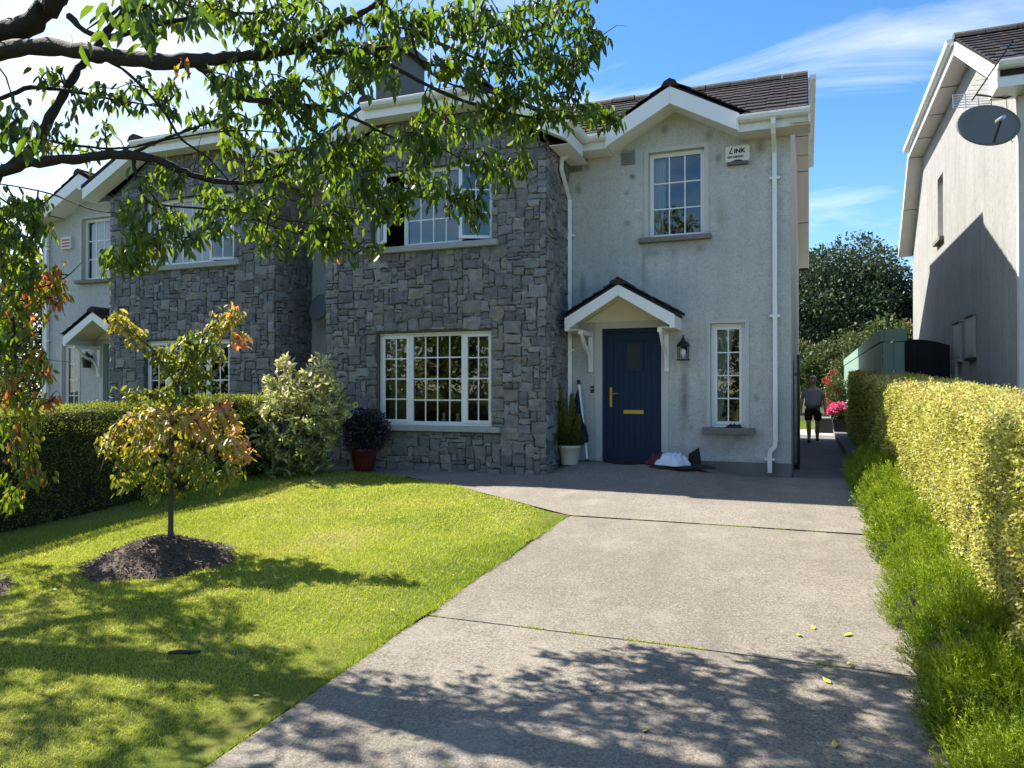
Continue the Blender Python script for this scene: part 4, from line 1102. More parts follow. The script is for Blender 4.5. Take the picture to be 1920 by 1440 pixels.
# satellite dish on the corner of the right house
def dish(name, c0, r, nrm, label, anchor, lnb=True, tall=1.12):
    t = thing(name, label, 'satellite dish', tuple(anchor))
    nrm = Vector(nrm).normalized(); u = nrm.cross(Vector((0, 0, 1))).normalized(); w = u.cross(nrm).normalized()
    vs = []; fs = []; nr, na = 6, 36
    for side in (0, 1):
        for i in range(nr+1):
            for a in range(na):
                q = i/nr; an = 2*math.pi*a/na
                vs.append(Vector(c0) + (u*math.cos(an)*r*q + w*math.sin(an)*r*tall*q) + nrm*(.16*r*q*q - .03*side))
    N1 = (nr+1)*na
    for i in range(nr):
        for a in range(na):
            fs.append((i*na+a, (i+1)*na+a, (i+1)*na+(a+1) % na, i*na+(a+1) % na)); fs.append((N1+i*na+a, N1+i*na+(a+1) % na, N1+(i+1)*na+(a+1) % na, N1+(i+1)*na+a))
    for a in range(na): fs.append((nr*na+a, N1+nr*na+a, N1+nr*na+(a+1) % na, nr*na+(a+1) % na))
    m = MB(); m.add(vs, fs); m.build('reflector', M['dish'], t, smooth=True)
    b = Vector(c0) - nrm*.05
    m = MB(); m.tube([b, b - nrm*.12, Vector(anchor)], .024, 8); m.build('wall_arm', M['black'], t)
    if lnb:
        p0 = Vector(c0) - w*r*tall*.98 + nrm*.1; p1 = Vector(c0) + nrm*r*.95 - w*r*.35
        m = MB(); m.tube([p0, p1], .016, 6); m.build('feed_arm', M['black'], t)
        m = MB(); m.tube([p1 - nrm*.10 + w*.02, p1 + nrm*.05 - w*.02], [.034, .026], 10); m.build('receiver', M['alu'], t)
    return t
dish('satellite_dish', (2.20, 11.42, 5.30), .385, (.22, -.92, .30), 'large grey satellite dish under the eaves of the sunlit gable', (RX+.02, 11.93, 5.42), tall=.80)
dish('satellite_dish', (-8.36, 11.50, 3.36), .23, (-.1, -1, .35), 'small black satellite dish in the gap between the stone bays', (-8.2, 11.81, 3.3), lnb=False, tall=1.1)

# tv aerial beside the dish
t = thing('tv_aerial', 'rooftop tv aerial with grid reflector fixed beside the satellite dish', 'aerial', (RX, 11.95, 6.0))
a0 = Vector((2.10, 11.78, 5.80)); bd = Vector((.30, -.80, .42)).normalized(); ls = Vector((.95, .2, .0)).normalized()
m = MB(); m.tube([a0, a0+bd*.95], .010, 6); m.build('boom', M['black'], t)
m = MB()
for i in range(9):
    q = a0 + bd*(.18+.085*i); w = .14-.006*i; m.tube([q-ls*w, q+ls*w], .0045, 4)
m.build('elements', M['alu'], t)
m = MB(); up_ = Vector((0, .25, 1)).normalized()
for i in range(6): m.tube([a0-ls*.24+up_*(-.10+.04*i), a0+ls*.24+up_*(-.10+.04*i)], .007, 4)
for s in (-.24, -.08, .08, .24): m.tube([a0+ls*s-up_*.11, a0+ls*s+up_*.11], .007, 4)
m.build('reflector_grid', M['alu'], t)
m = MB(); m.tube([a0+bd*.1, Vector((2.5, 11.8, 5.78)), Vector((RX+.05, 11.85, 5.86))], .014, 6); m.tube([Vector((2.5, 11.8, 5.78)), Vector((2.52, 11.82, 5.6)), Vector((2.44, 11.84, 5.4)), Vector((2.6, 11.9, 5.2))], .005, 4); m.build('bracket_pole', M['black'], t)

# ------------------------------------------------------------------ fence, gates
def fence():
    t = thing('garden_fence', 'sage green boarded garden fence with capping along the side path', 'fence', (1.35, 25, gz(20)))
    y = 15.82; i = 0; g0 = gz(20)
    while y < 36.0:
        w = .148
        z1 = 2.74
        MB().box(1.30, 1.325, y, y+w-.008, g0-.05, z1).build('board', M['green'], t)
        y += w; i += 1
    MB().box(1.285, 1.36, 15.80, 36.0, 2.76, 2.985).build('capping', M['green'], t, bevel=.006)
    for i in range(2): MB().box(1.335+i*.185, 1.335+i*.185+.177, 15.78, 15.80, g0-.05, 2.74).build('end_board', M['green'], t, bevel=.003)
    MB().box(1.361, 1.74, 15.765, 15.86, 2.76, 2.985).build('capping', M['green'], t, bevel=.006)
    MB().box(1.62, 1.70, 15.81, 15.90, g0-.05, 2.75).build('post', M['green'], t)
fence()
t = thing('arched_gate', 'black arched garden gate against the wall of the neighbouring house', 'gate', (2.17, 17, gz(17)))
x0, x1 = 1.73, 2.635; n = 8
for i in range(n):
    a = x0+(x1-x0)*i/n; b = x0+(x1-x0)*(i+1)/n-.003
    zt = lambda x: 2.62 + .24*math.cos((x-(x0+.25))/(x1-x0)*1.55)
    MB().prism([(a, gz(17)), (b, gz(17)), (b, zt(b)), (a, zt(a))], 'y', 17.0, 17.03).build('board', M['gate'], t)
MB().box(x0, x1, 17.031, 17.037, gz(17), 2.60).build('backing_panel', M['gate'], t); MB().box(x0, x1, 17.038, 17.07, .9, 1.02).build('rail', M['gate'], t); MB().box(x0, x1, 17.038, 17.07, 2.2, 2.32).build('rail', M['gate'], t)
t = thing('side_gate', 'narrow dark side gate standing open along the house wall', 'gate', (-.1, 15, gz(15)))
MB().box(-.17, -.13, 13.75, 14.85, gz(14), 2.45).build('gate_leaf', M['black'], t, bevel=.004)
MB().box(-.225, -.171, 14.7, 14.78, 1.0, 1.06).build('hinge', M['alu'], t); MB().box(-.225, -.171, 14.7, 14.78, 2.1, 2.16).build('hinge', M['alu'], t)

# ------------------------------------------------------------------ things on and by the front wall
t = thing('wall_lantern', 'black outdoor wall lantern beside the front door', 'lantern', (-1.80, WY-.1, 2.30))
ly = WY-.12
m = MB(); m.box(-1.845, -1.755, WY-.022, WY-.001, 2.42, 2.60); m.tube([(-1.80, WY-.02, 2.50), (-1.80, WY-.05, 2.62), (-1.80, ly, 2.66)], .011, 8); m.build('wall_bracket', M['black'], t)
m = MB(); m.lathe([(.10, 2.52), (.105, 2.535), (.06, 2.59), (.035, 2.605), (.032, 2.63), (.016, 2.65), (.01, 2.70)], -1.80, ly, 8); m.build('cap', M['black'], t)
m = MB()
for i in range(4):
    a = math.pi/4+i*math.pi/2; m.tube([(-1.80+.098*math.cos(a), ly+.098*math.sin(a), 2.315), (-1.80+.105*math.cos(a), ly+.105*math.sin(a), 2.525)], .007, 5)
m.lathe([(.105, 2.30), (.11, 2.315), (.06, 2.318), (.02, 2.318)], -1.80, ly, 8); m.build('cage', M['black'], t)
m = MB(); m.lathe([(.018, 2.335), (.02, 2.37), (.042, 2.41), (.045, 2.44), (.03, 2.475), (.008, 2.485)], -1.80, ly, 12); m.build('bulb', M['bulb'], t, smooth=True)
t = thing('wall_lantern', 'black lantern under the porch of the attached house', 'lantern', (mx2(-1.80), WY-.1, 2.30))
lx = mx2(-1.80)
m = MB(); m.box(lx-.04, lx+.04, WY-.022, WY-.001, 2.42, 2.60); m.tube([(lx, WY-.02, 2.50), (lx, WY-.05, 2.62), (lx, ly, 2.66)], .011, 8); m.build('wall_bracket', M['black'], t)
m = MB(); m.lathe([(.08, 2.32), (.10, 2.52), (.105, 2.535), (.06, 2.59), (.01, 2.68)], lx, ly, 8); m.build('cap', M['black'], t)
t = thing('doorbell', 'small dark doorbell push beside the navy door', 'doorbell', (-3.29, WY, 1.8))
MB().box(-3.315, -3.265, WY-.030, WY-.0005, 1.79, 1.905).build('bell_plate', M['black'], t, bevel=.006)
m = MB(); m.tube([(-3.29, WY-.030, 1.86), (-3.29, WY-.036, 1.86)], .014, 10); m.build('bell_button', M['alu'], t)

def text(body, x, z, size, y, mat, parent, name='lettering', shear=0.0, bold=0.0, xs=1.0):
    cu = bpy.data.curves.new(name, 'FONT'); cu.body = body; cu.size = size; cu.extrude = .0015; cu.shear = shear; cu.offset = bold; cu.resolution_u = 2
    o = bpy.data.objects.new(name, cu); C.objects.link(o)
    bpy.context.view_layer.update()
    me = bpy.data.meshes.new_from_object(o.evaluated_get(bpy.context.evaluated_depsgraph_get()))
    bpy.data.objects.remove(o, do_unlink=True)
    me.materials.clear(); me.materials.append(mat)
    q = bpy.data.objects.new(name, me); link(q, (x, y, z), parent); q.rotation_euler = (R(90), 0, 0); q.scale = (xs, 1, 1)
    return q
t = thing('alarm_box', 'cream alarm box lettered LINK high on the grey wall', 'alarm box', (-.985, WY, 5.30))
poly = [(-1.165, 5.36), (-1.15, 5.325)] + [(-1.08+.19*i/6, 5.325+.030*math.sin(math.pi*i/6)) for i in range(7)] + [(-.82, 5.325), (-.805, 5.36), (-.805, 5.54), (-.83, 5.565), (-1.14, 5.565), (-1.165, 5.54)]
m = MB(); m.prism(poly, 'y', WY-.085, WY-.0005); m.build('cover', M['alarm'], t, bevel=.012)
m = MB(); m.box(-1.14, -.83, WY-.07, WY-.0006, 5.285, 5.33); m.build('siren_base', M['bluegrey'], t)
text('L', -1.12, 5.446, .140, WY-.0865, M['ink'], t, shear=.5, bold=.002, xs=.9)
text('INK', -1.035, 5.452, .092, WY-.0865, M['ink'], t, bold=.004, xs=1.05)
text('087 2484381', -1.13, 5.380, .046, WY-.0865, M['ink'], t, bold=.0016, xs=.98)
ax = -15.41
t = thing('alarm_box', 'small white and red alarm box on the attached house', 'alarm box', (ax, WY, 5.0))
MB().box(ax-.15, ax+.15, WY-.075, WY-.0005, 4.99, 5.26).build('cover', M['alarm'], t, bevel=.012)
m = MB()
for i in range(3): m.box(ax-.12, ax+.12, WY-.078, WY-.0755, 5.03+.07*i, 5.065+.07*i)
m.build('red_print', M['redink'], t)

# doormat, pile of clothes, pots
m = MB(); zt = lambda y: gz(y)+ramp(-2.65, y)+.013
pts = [(-2.65+.42*math.cos(math.pi+math.pi*i/24), 11.80+.42*math.sin(math.pi+math.pi*i/24)) for i in range(25)]
m.add([(x, y, zt(y)+.022) for x, y in pts] + [(x, y, zt(y)) for x, y in pts], [tuple(range(25)), tuple(range(49, 24, -1))] + [(i, i+1, 25+i+1, 25+i) for i in range(24)] + [(24, 0, 25, 49)])
mat_ = m.build('doormat', M['rubber']); tag(mat_, 'black half round doormat below the navy front door', 'doormat')

from mathutils import noise as mnoise
def crumple(c0, rx, ry, h, seed, n=64):
    """a heap of cloth with ridged folds"""
    r_ = np.random.default_rng(seed); ph = r_.uniform(0, 6.28, 6); off = Vector(r_.uniform(0, 50, 3)); vs = []; fs = []; nr = 26
    for i in range(nr+1):
        for a in range(n):
            q = i/nr; an = 2*math.pi*a/n
            ed = 1 + .14*math.sin(3*an+ph[0]) + .10*math.sin(5*an+ph[1]) + .05*math.sin(11*an+ph[2])
            x = rx*q*ed*math.cos(an); y = ry*q*ed*math.sin(an)
            p_ = Vector((x, y, 0))
            f1 = 1-abs(mnoise.noise(p_*11+off)); f2 = 1-abs(mnoise.noise(p_*24+off*2)); lump = .5+.5*mnoise.noise(p_*4.5+off*3)
            z = h*max(0, 1-q**3)*(.30+.75*lump) + (.55*h*(f1**5) + .25*h*(f2**4))*(1-q**4)
            vs.append((c0[0]+x, c0[1]+y, c0[2]+max(z, 0)*(1 if i < nr else 0)+.004))
    for i in range(nr):
        for a in range(n): fs.append((i*n+a, (i+1)*n+a, (i+1)*n+(a+1) % n, i*n+(a+1) % n))
    m = MB(); m.add(vs, fs); m.add([(v_[0], v_[1], c0[2]-.004) for v_ in vs[-n:]], [tuple(range(n))[::-1]])
    b = len(m.v)
    m.f += [[nr*n+a, nr*n+(a+1) % n, b-n+(a+1) % n, b-n+a] for a in range(n)]; m.m += [0]*n
    return m
bz = gz(11.4)+ramp(-1.85, 11.35)+.012
o = crumple((-1.83, 11.40, bz), .47, .23, .055, 3).build('charcoal_coat', M['darkcloth'], smooth=True); tag(o, 'charcoal coat spread on the concrete under the white shirt', 'coat')
o = crumple((-2.06, 11.45, bz+.03), .22, .17, .12, 5).build('maroon_bag', M['maroon'], smooth=True); tag(o, 'maroon soft bag in the heap beside the front door', 'bag')
o = crumple((-1.88, 11.32, bz+.045), .27, .19, .13, 9).build('white_shirt', M['whitecloth'], smooth=True); tag(o, 'crumpled white shirt on the heap by the front door', 'shirt')
m = MB(); m.hexa([(-1.70, 11.52, bz+.05), (-1.50, 11.50, bz+.05), (-1.50, 11.62, bz+.05), (-1.70, 11.64, bz+.05)], [(-1.68, 11.50, bz+.20), (-1.54, 11.46, bz+.30), (-1.52, 11.54, bz+.30), (-1.66, 11.58, bz+.20)])
o = m.build('shoulder_bag', M['darkcloth'], bevel=.02); tag(o, 'stiff black bag corner standing up behind the white shirt', 'bag')

def pot_plant(name, label, c0, pot_prof, mat, cat='potted plant'):
    t = thing(name, label, cat, c0); m = MB()
    m.lathe([(r_, c0[2]+z) for r_, z in pot_prof], c0[0], c0[1], 28); m.build('pot', mat, t, smooth=True)
    m = MB(); rr = pot_prof[-1][0]; m.lathe([(rr*.99, c0[2]+pot_prof[-1][1]-.02), (.01, c0[2]+pot_prof[-1][1]+.0)], c0[0], c0[1], 20); m.build('potting_soil', M['mulch'], t)
    return t
def ball_leaves(c0, rx, ry, rz, n, L, Wd, r_, shell=.55, up=.0):
    d = unit(r_.normal(0, 1, (n, 3))); q = r_.uniform(shell, 1.0, n)[:, None]
    P = np.array(c0) + d*np.array([rx, ry, rz])*q
    A = d + r_.normal(0, .55, (n, 3)) + np.array([0, 0, up])
    return P, A, r_.normal(0, 1, (n, 3)), r_.uniform(.7, 1.3, n)*L, r_.uniform(.7, 1.2, n)*Wd
pz = gz(11.35)+ramp(-3.52, 11.3)+.012
pc = (-3.50, 11.32, pz)
t = pot_plant('potted_conifer', 'cream pot with golden conifer shoots beside the stone bay', pc, [(.125, 0), (.13, .01), (.165, .255), (.185, .26), (.19, .30), (.175, .305), (.165, .28)], M['potw'])
Vs, Fs, Ts, b0 = [], [], [], 0
def acc(P, A, N, L, Wd, tm_, tint):
    global b0
    V, F, kk = scatter(P, A, N, L, Wd, tm_); Vs.append(V); Fs.append(F+b0); Ts.append(np.repeat(tint, kk)); b0 += len(V)
for (dx, dy, h, w) in ((-.13, .02, .98, .05), (-.07, -.03, .70, .045), (.02, .03, .80, .035), (.10, -.02, .46, .04), (-.02, -.06, .5, .05)):
    n = 700; q = rng.uniform(0, 1, n); an = rng.uniform(0, 6.28, n); rr = w*np.sqrt(rng.uniform(0, 1, n))*np.sin(np.pi*np.clip(q*.85+.15, 0, 1))**.6
    P = np.stack([pc[0]+dx*(1+q*.5)+rr*np.cos(an), pc[1]+dy+rr*np.sin(an), pc[2]+.28+q*h], 1)
    acc(P, np.stack([np.cos(an)*.5, np.sin(an)*.5, np.full(n, 1.3)], 1)+rng.normal(0, .2, (n, 3)), rng.normal(0, 1, (n, 3)), .075, .014, RHOMB, np.clip(.35+.5*q+rng.normal(0, .15, n), 0, 1))
o = np_mesh('conifer_foliage', np.concatenate(Vs), np.concatenate(Fs), M['conifer'], t, np.concatenate(Ts))
P, A, N, L, Wd = ball_leaves((pc[0]-.01, pc[1], pc[2]+.39), .28, .25, .15, 3200, .045, .010, rng, .3, .5)
V, F, kk = scatter(P, A, N, L, Wd, RHOMB); np_mesh('heather_foliage', V, F, M['hedgeg'], t, np.repeat(rng.uniform(0, .55, len(P)), kk))
pc2 = (-6.72, 10.42, gz(10.42)+.013)
t = pot_plant('potted_shrub', 'dark red glazed pot with a rounded dark leaved shrub', pc2, [(.15, 0), (.155, .01), (.20, .18), (.215, .33), (.225, .34), (.225, .37), (.205, .37), (.19, .34)], M['potr'])
P, A, N, L, Wd = ball_leaves((pc2[0]+.03, pc2[1], pc2[2]+.66), .43, .38, .36, 3600, .06, .024, rng, .35, .15)
V, F, kk = scatter(P, A, N, L, Wd, RHOMB); np_mesh('foliage', V, F, M['darkleaf'], t, np.repeat(rng.uniform(0, 1, len(P)), kk))
m = MB(); fc = Vector((-6.74, 10.22, 1.60)); m.tube([(-6.74, 10.35, 1.2), (-6.745, 10.26, 1.45), tuple(fc)], .004, 5); m.build('flower_stem', M['hedgeg'], t)
m = MB()
for i in range(9):
    a = 2*math.pi*i/9; u_ = Vector((math.cos(a), -.15, math.sin(a))); w_2 = Vector((-math.sin(a), 0, math.cos(a)))
    m.add([fc+u_*.018-w_2*.009, fc+u_*.05-w_2*.011, fc+u_*.058, fc+u_*.05+w_2*.011, fc+u_*.018+w_2*.009], [(0, 1, 2, 3, 4)])
m.build('daisy_petals', M['yellowp'], t, fixn=False)
m = MB(); m.tube([fc+Vector((0, .004, 0)), fc-Vector((0, .01, 0))], [.019, .014], 10); m.build('daisy_centre', M['mulch'], t)

# furled parasol leaning by the door
t = thing('garden_parasol', 'folded navy garden parasol with white pole leaning by the front door', 'parasol', (-3.3, 11.6, gz(11.5)))
b_ = Vector((-3.28, 11.56, gz(11.5)+ramp(-3.33, 11.6)+.012)); tp = Vector((-3.475, 11.72, 2.0)); ax_ = (tp-b_)
m = MB(); m.tube([b_, b_+ax_*.95], .022, 10); m.build('pole', M['white'], t)
m = MB(); m.tube([b_+ax_*.945, tp], .030, 10); m.build('end_cap', M['black'], t)
m = MB(); m.tube([b_-Vector((0, 0, .0)), b_+ax_*.03], .03, 10); m.build('foot_cap', M['black'], t)
m = MB(); q = [b_+ax_*(.22+.70*i/8)+Vector((-.085*math.sin(math.pi*min(1, (i+.6)/8.6)), .01, 0)) for i in range(9)]; m.tube(q, [.075, .10, .105, .10, .09, .075, .055, .035, .012], 9); m.build('furled_canopy', M['navycloth'], t, smooth=True)

# curtains and ornaments behind the glass
def curtain(x0, x1, z0, z1, y, mat, label, amp=.035, waves=6, taper=0.0):
    vs, fs = wavy(x0, x1, z0, z1, y, amp, waves, taper); m = MB(); m.add(vs, fs); o = m.build('curtain', M[mat], smooth=True, fixn=False); tag(o, label, 'curtain'); return o
curtain(-6.62, -6.12, 1.28, 2.76, BY+.26, 'curtain2', 'olive curtain at the edge of the big window nearer the red pot', .03, 5, .0)
curtain(-5.0, -4.62, 1.28, 2.76, BY+.26, 'curtain2', 'olive curtain drawn back at the big window nearer the front door', .03, 4, .26)
curtain(-1.37, -1.08, 1.30, 2.84, WY+.24, 'curtain', 'white net curtain gathered to one side of the narrow window', .02, 5, -.20)
curtain(-2.33, -2.12, 4.30, 5.60, WY+.24, 'curtain', 'pale curtain at the edge of the upper window above the door', .02, 4, -.04)
curtain(mx2(-6.1), mx2(-5.2), 4.25, 5.45, BY+.26, 'curtain', 'pale net curtain in the upper window of the attached house', .02, 9)
curtain(mx2(-2.33), mx2(-1.52), 4.30, 5.60, WY+.24, 'curtain', 'white blind behind the small upper window of the attached house', .006, 6)
for (x, y, z, h, lab) in ((-1.24, WY+.30, 1.31, .10, 'low yellow ornament on the sill inside the narrow window'), (-.98, WY+.30, 1.31, .28, 'tall tan ornament on the sill inside the narrow window')):
    m = MB(); m.lathe([(.05, z-.04), (.085, z+h*.25), (.08, z+h*.55), (.03, z+h*.8), (.035, z+h)], x, y, 14); o = m.build('ornament', M['ornament'], smooth=True); tag(o, lab, 'ornament')
for (x, lab) in ((-5.30, 'first small white ornament inside the big window'), (-5.55, 'second small white ornament inside the big window')):
    m = MB(); m.lathe([(.03, 1.22), (.05, 1.33), (.02, 1.40), (.04, 1.44), (.01, 1.47)], x, BY+.22, 10); o = m.build('ornament', M['bulb'], smooth=True); tag(o, lab, 'ornament')
m = crumple((-1.03, WY-.06, 1.262), .12, .04, .06, 21, 32); o = m.build('garden_gloves', M['darkcloth'], smooth=True); tag(o, 'dark crumpled gloves lying on the narrow window sill', 'gloves')
# ------------------------------------------------------------------ trees and shrubs
def smooth_path(pts, rad, k=4):
    P = [Vector(p) for p in pts]; out = []; ro = []
    for i in range(len(P)-1):
        p0, p1, p2, p3 = P[max(i-1, 0)], P[i], P[i+1], P[min(i+2, len(P)-1)]
        for j in range(k):
            t = j/k; t2, t3 = t*t, t*t*t
            out.append(.5*((2*p1)+(p2-p0)*t+(2*p0-5*p1+4*p2-p3)*t2+(3*p1-p0-3*p2+p3)*t3)); ro.append(rad[i]+(rad[i+1]-rad[i])*t)
    out.append(P[-1]); ro.append(rad[-1]); return out, ro

def grow(tree, limbs, clusters, leaf_len, leaf_wid, per, mat, bark, r_, droop=.6, twig=.0055, rosette=False, spread=.11, limb_name='limb', leaf_name='leaves', bare=0):
    """limbs: list of (points, radii); clusters: (n,3) tips; tints: (n,) -> limbs, twigs and leaves"""
    nodes = []
    for (pts, rad) in limbs:
        p, q = smooth_path(pts, rad, 5)
        jit = [Vector(v_) + Vector((r_.normal(0, 1), r_.normal(0, 1), r_.normal(0, 1)))*min(.012, q_*.16) for v_, q_ in zip(p, q)]
        q = [q_*(1+.10*r_.normal()) for q_ in q]
        m = MB(); m.tube(jit, q, 9 if rad[0] > .03 else 6); m.build(limb_name, bark, tree, smooth=True, fixn=False)
        nodes += [tuple(v_) for v_ in jit]
    CP, CT = clusters
    N = np.array(nodes)
    dist = np.array([np.min(np.linalg.norm(N-c_, axis=1)) for c_ in CP])
    order = np.argsort(dist)
    cap = len(N) + len(CP)*4 + 8
    NN = np.zeros((cap, 3)); NN[:len(N)] = N; cnt = len(N)
    tw = MB(); ends = []; dirs = []
    for i in order:
        c_ = CP[i]; d = np.linalg.norm(NN[:cnt]-c_, axis=1); a = NN[int(np.argmin(d))]
        L = float(np.min(d)); A = Vector(a); B = Vector(c_)
        side = Vector(r_.normal(0, 1, 3)).normalized()*L*.13; up_ = Vector((0, 0, L*.12))
        p1 = A.lerp(B, .35)+side+up_; p2 = A.lerp(B, .72)+side*.7+up_
        tw.tube([A, p1, p2, B], [twig*(1+min(L, 1)*.9), twig*1.1, twig*.8, twig*.45], 4, cap=False)
        for q in (p1, p2, B): NN[cnt] = q; cnt += 1
        ends.append(tuple(B)); dirs.append(tuple((B-p2).normalized())); 
    CT = CT[order]
    for i in range(bare):
        A = Vector(NN[int(r_.integers(0, cnt))]); d0 = Vector(r_.normal(0, 1, 3)); d0.z = d0.z*.5+.1; d0.normalize(); L = r_.uniform(.12, .32)
        sd = Vector(r_.normal(0, 1, 3))*L*.12
        tw.tube([A, A+d0*L*.4+sd, A+d0*L*.75+sd*.5+Vector((0, 0, .03)), A+d0*L], [twig*.8, twig*.6, twig*.45, twig*.25], 4, cap=False)
    tw.build('twigs', bark, tree, fixn=False, smooth=True)['kind'] = 'stuff'
    E_ = np.array(ends); D_ = np.array(dirs); n = len(E_)*per
    E2 = np.repeat(E_, per, 0); D2 = np.repeat(D_, per, 0); T2 = np.repeat(CT, per)
    if rosette:
        rd = r_.normal(0, 1, (n, 3)); A = unit(rd)*.9 + D2*.55 + np.array([0, 0, .25]); P = E2 + r_.normal(0, spread*.35, (n, 3)); Nn = D2 + r_.normal(0, .25, (n, 3))
    else:
        back = r_.uniform(0, 1, (n, 1))
        P = E2 - D2*back*spread*1.9 + r_.normal(0, spread*.42, (n, 3))
        h = r_.normal(0, 1, (n, 3)); h[:, 2] *= .25
        A = unit(h)*.75 + D2*.35 + np.array([0, 0, -droop]) + r_.normal(0, .18, (n, 3)); Nn = np.array([0, 0, 1.]) + r_.normal(0, .55, (n, 3))
    L = leaf_len*r_.uniform(.6, 1.2, n); Wd = leaf_wid*r_.uniform(.75, 1.15, n)
    V, F, kk = scatter(P, A, Nn, L, Wd, LEAF)
    tint = np.clip(T2 + r_.normal(0, .13, n), 0, 1)
    o = np_mesh(leaf_name, V, F, mat, tree, np.repeat(tint, kk), smooth=True); o['kind'] = 'stuff'
    return o

def blob_pts(blobs, r_):
    P, T = [], []
    for (px, py, rx, ry, d, dd, n, t) in blobs:
        a = r_.uniform(0, 6.283, n); q = np.sqrt(r_.uniform(0, 1, n))
        for ai, qi in zip(a, q):
            P.append(tuple(sv(px+rx*qi*math.cos(ai), py+ry*qi*math.sin(ai), d+dd*r_.uniform(-1, 1)))); T.append(t + r_.normal(0, .08))
    return np.array(P), np.array(T)

